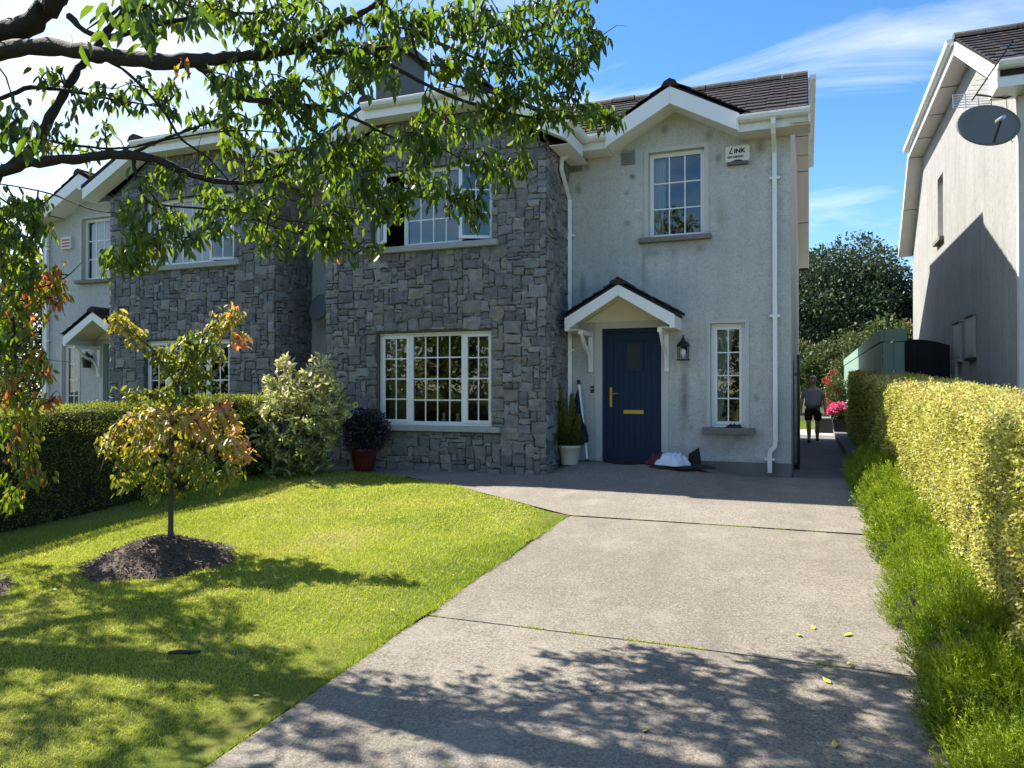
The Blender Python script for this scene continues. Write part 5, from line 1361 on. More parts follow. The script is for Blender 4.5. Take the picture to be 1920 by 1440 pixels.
# large cherry, trunk just outside the picture on the left
r_ = np.random.default_rng(21)
CT = thing('cherry_tree', 'large overhanging cherry tree with long bare limbs over the lawn', 'tree', (-7.3, 3.3, gz(3.3)))
fork = Vector((-7.27, 3.3, 2.3))
m = MB(); tp_, tr_ = smooth_path([(-7.32, 3.3, .05), (-7.3, 3.3, .6), (-7.31, 3.32, 1.4), tuple(fork), (-7.1, 3.28, 2.8)], [.22, .17, .15, .155, .12], 5); m.tube(tp_, tr_, 14); m.build('trunk', M['bark'], CT, smooth=True, fixn=False)
DS = 1.13
S_ = lambda px, py, d: tuple(sv(px, py, d*DS))
limbs = [
 ([tuple(fork), S_(-140, 200, 5.4), S_(-20, 105, 5.0), S_(90, 92, 4.7), S_(200, 104, 4.5), S_(310, 117, 4.4), S_(390, 112, 4.4), S_(470, 104, 4.45), S_(560, 90, 4.5), S_(625, 52, 4.5), S_(690, 18, 4.6), S_(780, -40, 4.7)], [.10, .075, .060, .056, .053, .050, .045, .036, .030, .024, .020, .012]),
 ([S_(560, 90, 4.5), S_(640, 98, 4.6), S_(740, 90, 4.7), S_(800, 118, 4.75), S_(850, 128, 4.8)], [.024, .018, .013, .010, .006]),
 ([S_(690, 96, 4.65), S_(750, 132, 4.7), S_(840, 178, 4.8), S_(920, 203, 4.85), S_(1010, 222, 4.9), S_(1075, 215, 4.95)], [.014, .013, .012, .010, .008, .005]),
 ([S_(760, 40, 4.7), S_(800, 70, 4.75), S_(860, 95, 4.8), S_(900, 112, 4.85), S_(960, 122, 4.9), S_(1030, 108, 4.95), S_(1100, 60, 5.0)], [.014, .013, .011, .010, .008, .006, .004]),
 ([S_(770, 60, 4.7), S_(785, 110, 4.75), S_(820, 145, 4.8), S_(870, 165, 4.85), S_(950, 178, 4.9), S_(1040, 190, 4.95), S_(1120, 205, 5.0)], [.012, .010, .009, .008, .007, .006, .004]),
 ([S_(366, 116, 4.4), S_(417, 160, 4.45), S_(467, 185, 4.5), S_(535, 193, 4.55), S_(640, 213, 4.7), S_(720, 250, 4.8), S_(800, 290, 4.9)], [.032, .026, .022, .018, .013, .009, .006]),
 ([S_(533, 196, 4.55), S_(580, 240, 4.6), S_(640, 285, 4.7), S_(700, 350, 4.8), S_(760, 370, 4.9), S_(860, 365, 4.95)], [.015, .012, .010, .009, .008, .004]),
 ([tuple(fork), S_(-120, 345, 5.5), S_(0, 322, 5.1), S_(70, 304, 4.9), S_(150, 296, 4.8), S_(240, 291, 4.7), S_(300, 302, 4.7), S_(360, 328, 4.75), S_(430, 342, 4.8), S_(500, 336, 4.85), S_(560, 305, 4.9), S_(605, 265, 4.95)], [.09, .060, .045, .040, .036, .032, .028, .022, .018, .014, .010, .006]),
 ([S_(10, 318, 5.1), S_(60, 280, 5.0), S_(95, 222, 4.95), S_(135, 150, 4.95), S_(170, 100, 5.0), S_(225, 30, 5.0), S_(280, -60, 5.0)], [.042, .038, .035, .032, .029, .025, .018]),
 ([S_(240, 292, 4.7), S_(290, 268, 4.7), S_(350, 245, 4.75), S_(410, 222, 4.8), S_(450, 195, 4.85)], [.012, .011, .010, .008, .005]),
 ([S_(95, 265, 4.95), S_(160, 275, 4.9), S_(230, 278, 4.85), S_(330, 258, 4.8), S_(440, 245, 4.8), S_(540, 250, 4.9)], [.012, .010, .009, .008, .006, .004]),
 ([S_(250, 298, 4.7), S_(258, 340, 4.65), S_(275, 375, 4.6), S_(310, 385, 4.6), S_(400, 392, 4.7), S_(480, 402, 4.8), S_(640, 430, 4.9)], [.014, .012, .010, .009, .008, .006, .004]),
 ([S_(310, 385, 4.6), S_(280, 410, 4.55), S_(262, 450, 4.5), S_(240, 500, 4.5)], [.008, .007, .005, .003]),
 ([S_(440, 342, 4.8), S_(460, 385, 4.8), S_(500, 420, 4.85), S_(570, 440, 4.9)], [.010, .009, .007, .004]),
 ([S_(170, 105, 4.7), S_(230, 130, 4.6), S_(300, 200, 4.5), S_(340, 260, 4.5), S_(400, 305, 4.6), S_(470, 395, 4.7)], [.010, .010, .009, .008, .006, .004]),
 ([S_(130, 30, 4.8), S_(190, 70, 4.7), S_(300, 45, 4.6), S_(400, 25, 4.55), S_(500, 22, 4.5), S_(560, -20, 4.5)], [.022, .02, .016, .012, .010, .006]),
 ([S_(0, 185, 5.1), S_(60, 165, 5.0), S_(140, 172, 4.9), S_(210, 186, 4.8), S_(300, 200, 4.7)], [.018, .016, .013, .009, .005]),
 ([tuple(fork), S_(-150, 140, 5.6), S_(-20, 70, 5.1), S_(60, 40, 4.95), S_(110, -10, 4.9), S_(150, -90, 4.9), S_(200, -200, 4.9)], [.11, .095, .085, .078, .072, .06, .04]),
 ([tuple(fork), (-7.4, 4.0, 3.0), (-7.7, 4.6, 3.7), (-8.1, 5.1, 4.2), (-8.6, 5.4, 4.6)], [.10, .075, .055, .035, .015]),
 ([tuple(fork), (-7.6, 2.8, 3.1), (-7.9, 2.2, 3.9), (-8.4, 1.6, 4.5)], [.10, .075, .05, .02]),
 ([tuple(fork), (-6.9, 2.7, 3.2), (-6.2, 2.0, 3.9), (-5.4, 1.4, 4.4)], [.10, .07, .045, .015]),
 ([S_(110, -10, 4.9), (-4.6, 3.5, 4.95), (-4.0, 3.3, 5.3), (-3.2, 3.6, 5.4), (-2.4, 3.9, 5.2)], [.045, .034, .026, .018, .010]),
 ([S_(0, 322, 5.1), S_(-10, 400, 5.2), S_(5, 500, 5.4), S_(25, 600, 5.6), S_(30, 720, 5.8)], [.02, .016, .013, .010, .006]),
 ([S_(-90, 345, 5.5), S_(-60, 450, 5.6), S_(-50, 600, 5.8), S_(-30, 760, 6.0), S_(10, 880, 6.1)], [.02, .016, .013, .010, .006]),
 ([S_(0, 345, 5.0), S_(90, 362, 4.9), S_(170, 392, 4.8), S_(240, 402, 4.7)], [.006, .006, .005, .003]),
 ([S_(15, 545, 5.4), S_(70, 540, 5.2), S_(120, 522, 5.1), S_(155, 490, 5.0)], [.007, .006, .005, .003]),
]
G0, O0, R0 = .42, .95, .99
blobs = [
 (430,28,130,45,4.6,.5,30,G0),(560,55,90,60,4.6,.5,36,G0),(640,130,80,55,4.7,.5,30,G0),(740,50,60,60,4.8,.4,26,G0),(880,38,100,48,4.8,.4,52,.35),(1010,55,80,55,4.9,.4,36,.35),(1085,18,35,20,4.7,.2,9,.25),
 (950,150,85,40,4.9,.3,34,.40),(1105,78,38,26,4.7,.25,13,.25),(1055,130,40,26,4.7,.25,12,.25),(875,130,60,40,4.8,.3,16,.45),(705,150,50,45,4.7,.3,12,.5),(540,190,95,55,4.7,.5,40,G0),(430,140,60,40,4.5,.4,12,G0),
 (620,300,95,65,4.8,.5,46,.45),(745,330,85,85,4.9,.5,62,.38),(830,250,85,55,4.9,.4,34,.45),(935,225,75,38,4.95,.3,26,.5),(935,308,60,32,4.8,.3,20,.38),(880,390,40,34,4.8,.3,15,.38),(1135,218,42,24,4.95,.2,13,.40),(1045,200,50,38,4.95,.2,13,.45),
 (560,420,95,60,4.8,.5,40,.48),(660,430,60,55,4.85,.4,22,.48),(420,398,90,38,4.7,.4,26,.55),(330,428,60,36,4.6,.4,16,.52),(260,468,55,36,4.5,.3,14,.5),(215,500,36,24,4.5,.3,8,.55),(480,300,105,48,4.8,.4,24,.5),(300,335,50,22,4.6,.3,7,.5),(250,390,30,18,4.5,.3,5,.5),
 (150,260,60,40,4.9,.4,9,G0),(180,190,55,30,4.8,.4,8,G0),(80,150,40,40,4.9,.4,5,G0),(290,180,60,40,4.6,.4,12,G0),(380,210,50,30,4.6,.4,9,G0),(40,235,45,40,3.4,.3,7,.25),
 (40,425,55,45,5.1,.4,26,.55),(35,500,45,40,5.3,.4,14,.6),(80,565,40,35,5.4,.3,8,.9),(25,590,35,50,5.6,.4,12,.7),(25,660,40,40,5.7,.4,13,.6),(75,690,25,40,5.7,.3,6,.85),(30,745,45,35,5.8,.4,12,.80),(90,745,18,12,5.7,.2,3,1.0),(35,820,45,50,6.0,.4,14,.72),(65,885,45,18,6.0,.2,6,.88),(30,930,35,30,6.0,.3,9,.6),(110,520,16,16,5.1,.2,2,1.0),
 (75,265,8,14,4.9,.1,1,1.0),(335,138,6,6,4.3,.1,1,.97),
 (230,45,75,35,2.9,.25,9,.28),(330,10,50,25,2.7,.25,6,.28),
]
P1, T1 = blob_pts([(a, b, c_, d, e*DS, f*DS, max(1, int(g*(1.6 if a < 115 and b > 370 else 1.08))), h) for (a, b, c_, d, e, f, g, h) in blobs], r_)
# the rest of the crown, outside the picture
P2 = []
while len(P2) < 1650:
    p = Vector((r_.uniform(-11.0, -3.4), r_.uniform(.4, 5.8), r_.uniform(3.0, 5.6)))
    q = ((p.x+7.5)/3.7)**2 + ((p.y-3.2)/2.7)**2 + ((p.z-4.2)/1.7)**2
    dd = p-Vector((0, 0, CAMZ)); f = dd.dot(_fw); px = 960+1400*dd.dot(_rt)/f; py = 720-1400*dd.dot(_up)/f
    if q > 1 or (-60 < px < 1960 and py > -40): continue
    P2.append(tuple(p))
while len(P2) < 1900:
    p = Vector((r_.uniform(-4.6, -1.4), r_.uniform(2.6, 4.6), r_.uniform(4.3, 5.5)))
    dd = p-Vector((0, 0, CAMZ)); f = dd.dot(_fw); px = 960+1400*dd.dot(_rt)/f; py = 720-1400*dd.dot(_up)/f
    if py > -40: continue
    P2.append(tuple(p))
P2 = np.array(P2)
o = grow(CT, limbs, (np.concatenate([P1, P2]), np.concatenate([T1, np.full(len(P2), .42)])), .094, .034, 9, M['cherry'], M['bark'], r_, droop=1.15, spread=.075, bare=420)

# young cherry in the mulch
r_ = np.random.default_rng(8)
base = Vector((-5.61, 5.39, gz(5.39)+.16))
YT = thing('young_cherry_tree', 'small young cherry with an umbrella of orange leaves in the mulch', 'tree', tuple(base))
D = 7.08
top = sv(320, 800, D)
m = MB(); p, q = smooth_path([tuple(base-Vector((0, 0, .1))), tuple(base.lerp(top, .5)+Vector((.006, 0, 0))), tuple(top)], [.027, .022, .020], 5); m.tube(p, q, 10); m.build('trunk', M['bark2'], YT, smooth=True, fixn=False)
Y_ = lambda px, py, d=0.0: tuple(sv(px, py, D+d))
T0 = tuple(top)
limbs = [([T0, Y_(330, 740), Y_(345, 690), Y_(372, 640), Y_(410, 600), Y_(440, 582)], [.018, .016, .013, .010, .006, .003]),
 ([Y_(335, 730), Y_(310, 690, -.1), Y_(280, 650, -.15), Y_(240, 620, -.2), Y_(206, 592, -.2)], [.010, .008, .007, .005, .003]),
 ([Y_(338, 715), Y_(370, 690, .1), Y_(405, 660, .15), Y_(455, 632, .2)], [.009, .007, .005, .003]),
 ([Y_(328, 750), Y_(290, 740, -.15), Y_(240, 738, -.2), Y_(215, 738, -.2)], [.008, .006, .004, .003])]
for k_ in range(13):
    a = 2*math.pi*k_/13 + .2; dx, dy = math.cos(a)*.68, math.sin(a)*.68
    limbs.append(([T0, (top.x+dx*.35, top.y+dy*.35, top.z+.13), (top.x+dx*.75, top.y+dy*.75, top.z+.02), (top.x+dx, top.y+dy, top.z-.28-.2*r_.uniform())], [.012, .009, .006, .003]))
bl_ = [(330,775,95,22,D,.45,34,.68),(265,805,60,25,D,.4,20,.66),(400,800,60,28,D,.4,24,.82),(250,840,55,28,D,.35,20,.50),(430,835,38,26,D,.35,14,.72),(330,830,90,30,D,.55,36,.58),(290,875,75,22,D,.4,24,.36),(390,880,60,24,D,.45,22,.28),(270,905,50,15,D,.3,12,.30),(400,905,45,14,D,.3,12,.22),(300,928,40,12,D,.2,7,.25),(440,890,30,14,D,.2,6,.5),(462,848,16,20,D,.15,9,.92),(415,760,22,14,D,.1,6,.95),(212,822,18,14,D,.15,6,.5),
 (345,690,36,34,D,.2,20,.22),(375,645,30,26,D,.15,14,.25),(405,615,20,16,D,.1,9,.5),(430,590,14,8,D,.06,5,.75),(440,640,16,7,D,.06,5,.97),(405,660,20,12,D,.1,7,.35),(300,668,28,18,D,.15,10,.30),(262,635,22,16,D,.1,9,.45),(225,606,18,13,D,.1,8,.55),(335,735,42,20,D,.15,12,.2),(255,738,38,9,D,.1,9,.25),(385,720,25,16,D,.1,7,.2),(365,640,16,20,D,.1,6,.3)]
P, T = blob_pts([(a, b, c_, d, e, f, int(g*1.2), max(0, h-.22)) for (a, b, c_, d, e, f, g, h) in bl_], r_)
grow(YT, limbs, (P, T), .085, .038, 8, M['ycherry'], M['bark2'], r_, droop=.65, twig=.0035, spread=.065)

# variegated shrub by the corner of the bay
r_ = np.random.default_rng(31)
VS = thing('variegated_shrub', 'tall shrub with cream edged leaves beside the stone bay', 'shrub', (-7.62, 9.75, gz(9.75)))
D = 11.9; V_ = lambda px, py, d=0.0: tuple(sv(px, py, D+d)); B0 = (-7.62, 9.75, gz(9.75)-.02)
limbs = [([B0, V_(555, 860), V_(560, 800), V_(585, 740), V_(598, 690)], [.03, .024, .018, .012, .006]), ([B0, V_(540, 850, -.1), V_(530, 790, -.2), V_(525, 720, -.2)], [.025, .018, .012, .005]),
 ([B0, V_(520, 840, -.2), V_(490, 790, -.3)], [.02, .012, .005]), ([B0, V_(580, 850, .1), V_(615, 780, .2), V_(628, 735, .2)], [.02, .014, .010, .004])]
bl_ = [(555,800,78,62,D,.6,120,.62),(590,735,42,38,D,.35,40,.78),(532,735,34,28,D,.3,22,.80),(600,692,18,20,D,.15,12,.85),(532,690,16,16,D,.12,8,.85),(622,765,24,48,D,.3,26,.70),(488,775,26,22,D,.25,18,.80),(540,858,55,32,D,.5,40,.35),(590,850,35,34,D,.4,22,.45),(505,720,14,12,D,.1,5,.8),(508,835,26,22,D,.3,12,.4)]
P, T = blob_pts([(a, b, c_*1.05, d*1.05, e, f, int(g*1.6), h) for (a, b, c_, d, e, f, g, h) in bl_], r_)
grow(VS, limbs, (P, T), .115, .042, 9, M['vari'], M['bark2'], r_, twig=.005, rosette=True, spread=.07)
m = MB(); 
# ------------------------------------------------------------------ hedges
def hedge(name, label, x0, x1, y0, y1, ztop, mat, n, L, Wd, seed, lump=.05, faces=('l', 't')):
    r_ = np.random.default_rng(seed)
    t = thing(name, label, 'hedge', ((x0+x1)/2, (y0+y1)/2, gz((y0+y1)/2)))
    ys = np.linspace(y0+.05, y1-.05, 24); m = MB(); vs = []; fs = []
    for y in ys:
        z = ztop(y)-.07
        for (x, zz_) in ((x0+.16, gz(y)), (x0+.16, z-.08), (x0+.24, z), (x1-.24, z), (x1-.16, z-.08), (x1-.16, gz(y))): vs.append((x, y, zz_))
    for j in range(len(ys)-1):
        for i in range(5): a = j*6+i; fs.append((a, a+1, a+7, a+6))
    fs.append(tuple(range(6))); fs.append(tuple(range(len(vs)-6, len(vs))))
    m.add(vs, fs); m.build('branches', M['core'], t)  # solid dark core, its colour stands in for shade behind the leaves
    Ps, Ns = [], []
    zt = np.vectorize(ztop); gzz = np.vectorize(gz)
    def ysamp(k):
        if y0 > 2 and y1 > 12: u_ = r_.uniform(0, 1, k); return y0*(y1/y0)**u_
        return r_.uniform(y0, y1, k)
    for f in faces:
        k = int(n*{'l': .60, 'r': .60, 't': .34, 'e': .06, 's': .06}[f])
        if f in 'lr':
            y = ysamp(k); v_ = r_.uniform(0, 1, k)**.85; z = gzz(y)+.03+(zt(y)-gzz(y)-.03)*v_
            x = np.full(k, x0 if f == 'l' else x1); nn = np.tile([-1. if f == 'l' else 1., 0, .15], (k, 1))
            rnd_ = np.clip((z-(zt(y)-.10))/.10, 0, 1); x += (.05*rnd_**2)*(1 if f == 'l' else -1); nn[:, 2] += rnd_
        elif f == 't':
            y = ysamp(k); x = r_.uniform(x0, x1, k); z = zt(y)+0.0; nn = np.tile([0, 0, 1.], (k, 1))
            e = np.minimum(x-x0, x1-x); z -= .07*np.clip(1-e/.10, 0, 1)**2
        else:
            yy = y1 if f == 'e' else y0; x = r_.uniform(x0, x1, k); y = np.full(k, yy); z = gz(yy)+(ztop(yy)-gz(yy))*r_.uniform(0, 1, k); nn = np.tile([0, 1. if f == 'e' else -1., .1], (k, 1))
        P = np.stack([x, y, z], 1)
        lu = np.sin(P[:, 1]*5.1+P[:, 2]*3.7)*np.sin(P[:, 2]*6.3-P[:, 1]*2.1+P[:, 0]*4) + .6*np.sin(P[:, 1]*13+P[:, 2]*9+1)*np.sin(P[:, 2]*15+P[:, 0]*12)
        P += nn*(lump*(lu*.55+r_.uniform(-1.1, .35, k)))[:, None]
        hol = np.sin(P[:, 1]*7.3+1.3*np.sin(P[:, 2]*3.1))*np.sin(P[:, 2]*5.7+P[:, 1]*1.9+1)+.5*np.sin(P[:, 1]*19+P[:, 2]*4)*np.sin(P[:, 2]*13)
        if f in 'lr': P -= nn*(.10*np.clip((hol-.78)/.3, 0, 1))[:, None]
        Ps.append(P); Ns.append(nn)
    P = np.concatenate(Ps); Nn = np.concatenate(Ns); k = len(P)
    A = Nn*.55 + r_.normal(0, .75, (k, 3)); far = np.clip(P[:, 1]/9.0, .8, 1.9)
    V, F, kk = scatter(P, A, Nn+r_.normal(0, .6, (k, 3)), L*far*r_.uniform(.6, 1.25, k), Wd*far*r_.uniform(.7, 1.2, k), RHOMB)
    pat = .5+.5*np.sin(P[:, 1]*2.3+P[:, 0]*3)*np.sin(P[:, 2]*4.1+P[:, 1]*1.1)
    tint = np.clip(.38+.26*pat+.26*(Nn[:, 2] > .8)+r_.normal(0, .26, k), 0, 1)  # sunlight on the hedge top put into the leaf tint
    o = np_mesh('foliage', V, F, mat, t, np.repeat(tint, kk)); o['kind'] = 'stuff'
    return t
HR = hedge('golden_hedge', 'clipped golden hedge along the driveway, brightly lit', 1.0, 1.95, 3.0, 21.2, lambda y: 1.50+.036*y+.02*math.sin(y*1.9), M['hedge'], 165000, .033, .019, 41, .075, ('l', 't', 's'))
# a few bare stems showing in the gaps
m = MB(); r2 = random.Random(4)
for i in range(22):
    y = r2.uniform(4.4, 11); z = gz(y)+.05
    m.tube([(1.035, y, z), (1.02+r2.uniform(-.01, .02), y+r2.uniform(-.05, .05), z+.4), (1.03, y+r2.uniform(-.1, .1), z+r2.uniform(.7, 1.05))], [.007, .005, .003], 5)
m.build('stems', M['bark2'], HR)['kind'] = 'stuff'
ns = 420; ys_ = 3.2*(20/3.2)**rng.uniform(0, 1, ns); xs_ = rng.uniform(1.0, 1.9, ns); Pp, Aa, Tt = [], [], []
for x_, y_ in zip(xs_, ys_):
    hh = rng.uniform(.03, .10); d0 = rng.normal(0, .35, 2)
    for q_ in np.linspace(.15, 1, 6):
        Pp.append((x_+d0[0]*hh*q_, y_+d0[1]*hh*q_, 1.50+.036*y_+.02*math.sin(y_*1.9)+hh*q_)); Aa.append(rng.normal(0, 1, 3)+np.array([0, 0, .7])); Tt.append(rng.uniform(.4, .95))
Pp, Aa = np.array(Pp), np.array(Aa); V, F, kk = scatter(Pp, Aa, rng.normal(0, 1, (len(Pp), 3)), .030*np.clip(Pp[:, 1]/9, .8, 1.6), .016, RHOMB)
np_mesh('shoots', V, F, M['hedge'], HR, np.repeat(np.array(Tt), kk))['kind'] = 'stuff'
HL = hedge('green_hedge', 'dense dark green hedge between the two front gardens', -8.85, -8.10, 1.2, 9.9, lambda y: 1.39+.0365*y+.015*math.sin(y*2.3), M['hedgeg'], 70000, .036, .020, 43, .05, ('r', 't', 'e'))

# heather mounds between driveway and hedge
r_ = np.random.default_rng(51)
y = 2.55; k_ = 0
while y < 12.4:
    rad = .43 if y < 6 else .40; cx_ = .89+r_.uniform(-.03, .03); hgt = (.47 if y < 7 else .54)*r_.uniform(.92, 1.08)
    t = thing('heather_mound', ('soft bright green heather mound at the sunny foot of the golden hedge' if y < 10.6 else 'dark heather mound in the house shade by the side passage'), 'heather', (cx_, y, gz(y)), 'heather mounds along the driveway')
    m = MB(); m.lathe([(rad*.85, gz(y)-.03), (rad*.74, gz(y)+hgt*.25), (rad*.55, gz(y)+hgt*.46), (rad*.3, gz(y)+hgt*.56), (.01, gz(y)+hgt*.60)], cx_, y, 16); m.build('stems', M['core'], t)  # solid dark dome, stands in for the shade between the sprigs
    nsp, nd = (5200, 11) if y < 4.2 else ((4000, 10) if y < 6.5 else (1900, 9))
    an = r_.uniform(0, 6.283, nsp); el = np.arcsin(r_.uniform(0, 1, nsp)**.75); ry = rad*1.35
    d = np.stack([np.cos(an)*np.cos(el), np.sin(an)*np.cos(el), np.sin(el)], 1)
    lum = 1+.13*np.sin(an*5+k_)*np.sin(el*4)+.07*np.sin(an*11+el*9)
    P0 = np.array([cx_, y, gz(y)]) + d*np.array([rad*.86, ry*.86, hgt*.80])*lum[:, None]*r_.uniform(.78, 1.04, nsp)[:, None]
    A0 = unit(d*.8 + np.array([-.05, 0, .65]) + r_.normal(0, .28, (nsp, 3))); LS = .075*r_.uniform(.5, 1.3, nsp)
    tq = np.tile(np.linspace(0, 1, nd), nsp); n = nsp*nd
    P = np.repeat(P0, nd, 0) + np.repeat(A0*LS[:, None], nd, 0)*tq[:, None]
    A = np.repeat(A0, nd, 0)*.9 + r_.normal(0, .55, (n, 3))
    sc = 1.0 if y < 6.5 else 1.6
    V, F, kk = scatter(P, A, r_.normal(0, 1, (n, 3)), .021*sc*r_.uniform(.7, 1.2, n), .0046*sc, BLADE)
    tint = np.clip(np.repeat(.20+.22*np.sin(an*3+k_)*np.sin(el*5)+.12*np.sin(an*9+el*7)+.15*d[:, 2]+r_.normal(0, .15, nsp), nd)+.34*tq, 0, 1)
    tv = np.repeat(tint, kk)
    o = np_mesh('sprigs', V, F, M['heather'], t, np.clip(tv, 0, 1)); o['kind'] = 'stuff'
    y += .78; k_ += 1

# ------------------------------------------------------------------ trees behind
def far_tree(name, label, base, cen, rad, nclump, per, leaf, mat, seed, group=None, tint0=.4, cat='tree', trunk=.22, open_=.0, tmpl=RHOMB):
    r_ = np.random.default_rng(seed); t = thing(name, label, cat, tuple(base), group)
    c0 = np.array(cen); R3 = np.array(rad)
    d = unit(r_.normal(0, 1, (nclump, 3))); d[:, 2] = np.abs(d[:, 2])*.9 + d[:, 2]*.1 if cat == 'shrub' else d[:, 2]
    cc = c0 + d*R3*r_.uniform(.45+open_, .92, (nclump, 1))
    m = MB()
    tp = Vector((cen[0], cen[1], cen[2]-rad[2]*.3))
    p, q = smooth_path([tuple(base), tuple(Vector(base).lerp(tp, .5)+Vector((.1, .05, 0))), tuple(tp)], [trunk, trunk*.75, trunk*.5], 4); m.tube(p, q, 9)
    m.build('trunk', M['bark'], t, smooth=True, fixn=False)
    m = MB()
    for c_ in cc[::3]:
        a = tp.lerp(Vector(base), r_.uniform(0, .35)); m.tube([a, a.lerp(Vector(c_), .5)+Vector((0, 0, .1*rad[2])), Vector(c_)], [trunk*.35, trunk*.2, trunk*.06], 5, cap=False)
    m.build('limbs', M['bark'], t, fixn=False)['kind'] = 'stuff'
    n = nclump*per; C2 = np.repeat(cc, per, 0); rc = np.repeat(r_.uniform(.16, .30, nclump), per)[:, None]
    dl = unit(r_.normal(0, 1, (n, 3)))
    P = C2 + dl*R3*rc*(r_.uniform(.3, 1, (n, 1))**.5)
    A = dl + r_.normal(0, .7, (n, 3)); L = leaf*r_.uniform(.6, 1.3, n)
    V, F, kk = scatter(P, A, dl+r_.normal(0, .5, (n, 3)), L, L*.6, tmpl)
    ti = np.repeat(np.clip(tint0+r_.normal(0, .18, nclump), 0, 1), per)+r_.normal(0, .12, n)
    o = np_mesh('crown', V, F, mat, t, np.repeat(np.clip(ti, 0, 1), kk))
    return t
g_ = gz(40)
far_tree('broadleaf_tree', 'broad dark green tree rising beyond the garden between the houses', (2.2, 46, g_), (1.9, 46, 6.2), (4.9, 4, 4.0), 150, 330, .19, M['fartree'], 61, tint0=.35)
far_tree('broadleaf_tree', 'dark tree half hidden behind the sunlit gable wall', (7.2, 44, g_), (7.0, 44, 5.0), (3.0, 3, 3.2), 60, 260, .17, M['fartree'], 62, tint0=.30)
far_tree('broadleaf_tree', 'rounded tree behind the main house, only its edge in view', (-4.2, 47, g_), (-4.0, 47, 5.6), (3.6, 3, 3.4), 55, 260, .17, M['fartree'], 63, tint0=.42)
far_tree('garden_shrub', 'leafy climber spilling over the far end of the green fence', (3.6, 34, g_), (3.4, 34, 3.0), (2.6, 1.6, 2.0), 50, 150, .17, M['bush'], 64, cat='shrub', tint0=.5, trunk=.08)
far_tree('garden_shrub', 'pinkish flowering shrub at the end of the back garden', (-1.0, 35, g_), (-.8, 35, 2.3), (1.9, 1.2, 2.1), 44, 140, .14, M['bush'], 65, cat='shrub', tint0=.72, trunk=.07)
far_tree('garden_shrub', 'dark leafy shrub behind the man in the side passage', (.6, 33, g_), (.5, 33, 2.0), (1.5, 1.0, 1.9), 44, 150, .14, M['bush'], 66, cat='shrub', tint0=.22, trunk=.07)
far_tree('garden_shrub', 'mixed green shrub leaning against the inside of the green fence', (1.9, 31, g_), (1.8, 32, 2.3), (1.2, 1.5, 1.9), 36, 140, .13, M['bush'], 67, cat='shrub', tint0=.45, trunk=.06)
bL = sv(20, 700, 30)
far_tree('broadleaf_tree', 'dark leafy tree beside the far end of the attached house', (bL.x, bL.y, g_-.2), (bL.x, bL.y, 4.6), (3.4, 3, 3.6), 60, 150, .20, M['fartree'], 68, tint0=.35)
bL = sv(-120, 700, 24)
far_tree('broadleaf_tree', 'lighter tree further off behind the cherry branches', (bL.x, bL.y, g_-.2), (bL.x, bL.y, 4.0), (3.0, 3, 3.6), 50, 130, .18, M['bush'], 69, tint0=.35)
far_tree('street_tree', 'tree across the road mirrored in the windows of the attached house', (-33, -11, -.06), (-33, -11, 3.6), (6, 3, 3.6), 60, 100, .26, M['fartree'], 75, tint0=.5)
# trees across the road, seen mirrored in the window panes
far_tree('street_tree', 'tree across the road mirrored in the upper window over the door', (-5.0, -13, -.06), (-5.0, -13, 7.6), (3.2, 2.6, 4.2), 50, 90, .26, M['hedgeg'], 71, tint0=.5, open_=.15)
far_tree('street_tree', 'tree across the road mirrored in the big bay window', (-15.5, -9, -.06), (-15.5, -9, 3.6), (4.2, 2.4, 3.2), 60, 110, .22, M['hedgeg'], 72, tint0=.6)
far_tree('street_tree', 'spreading tree across the road mirrored in the bay window panes', (-22.5, -9.5, -.06), (-22.5, -9.5, 3.4), (4.5, 2.4, 3.4), 60, 100, .24, M['fartree'], 73, tint0=.7)
far_tree('street_tree', 'tree across the road mirrored in the narrow window', (-3.8, -8, -.06), (-3.8, -8, 2.4), (2.6, 1.6, 2.3), 40, 90, .2, M['bush'], 74, tint0=.55)

# ------------------------------------------------------------------ side passage: low wall, planters, flowers, box
o = MB().box(.70, 1.10, 15.5, 23.7, gz(16)-.05, .64).build('low_wall', M['conc3'], bevel=.01); tag(o, 'low dark kerb wall along the side passage', 'wall')
fx, fy, fz = .88, 23.3, .64
t = thing('flower_planter', 'black planter of pink flowers on the low passage wall', 'planter', (fx, fy, fz))
m = MB(); m.prism([(fx-.23, fz+.36), (fx+.23, fz+.36), (fx+.18, fz+.003), (fx-.18, fz+.003)], 'y', fy-.22, fy+.3); m.build('planter_box', M['pots'], t, bevel=.01)
P, A, N, L, Wd = ball_leaves((fx, fy+.02, fz+.50), .26, .30, .20, 1000, .09, .05, rng, .3, .4); V, F, kk = scatter(P, A, N, L, Wd, RHOMB); np_mesh('leaves', V, F, M['bush'], t, np.repeat(rng.uniform(.3, .8, len(P)), kk))
for i, (dx, dz_, rr) in enumerate(((-.10, .62, .12), (.02, .74, .14), (-.24, .58, .10), (.14, .60, .10), (-.06, .50, .09), (-.14, .72, .10))):
    P, A, N, L, Wd = ball_leaves((fx-.04+dx, fy-.16+.04*i, fz+dz_), rr, rr, rr*.8, 170, .055, .05, rng, .8); V, F, kk = scatter(P, A, N, L, Wd, RHOMB); np_mesh('flower_head', V, F, M['pink'], t, np.repeat(rng.uniform(0, 1, len(P)), kk))
t = thing('rose_bush', 'bush with red and orange blooms against the sunlit fence', 'shrub', (.85, 26.5, gz(26)))
P, A, N, L, Wd = ball_leaves((.85, 26.6, 1.45), .38, .5, .95, 2400, .10, .06, rng, .3, .3); V, F, kk = scatter(P, A, N, L, Wd, RHOMB); np_mesh('leaves', V, F, M['bush'], t, np.repeat(rng.uniform(.2, .9, len(P)), kk))
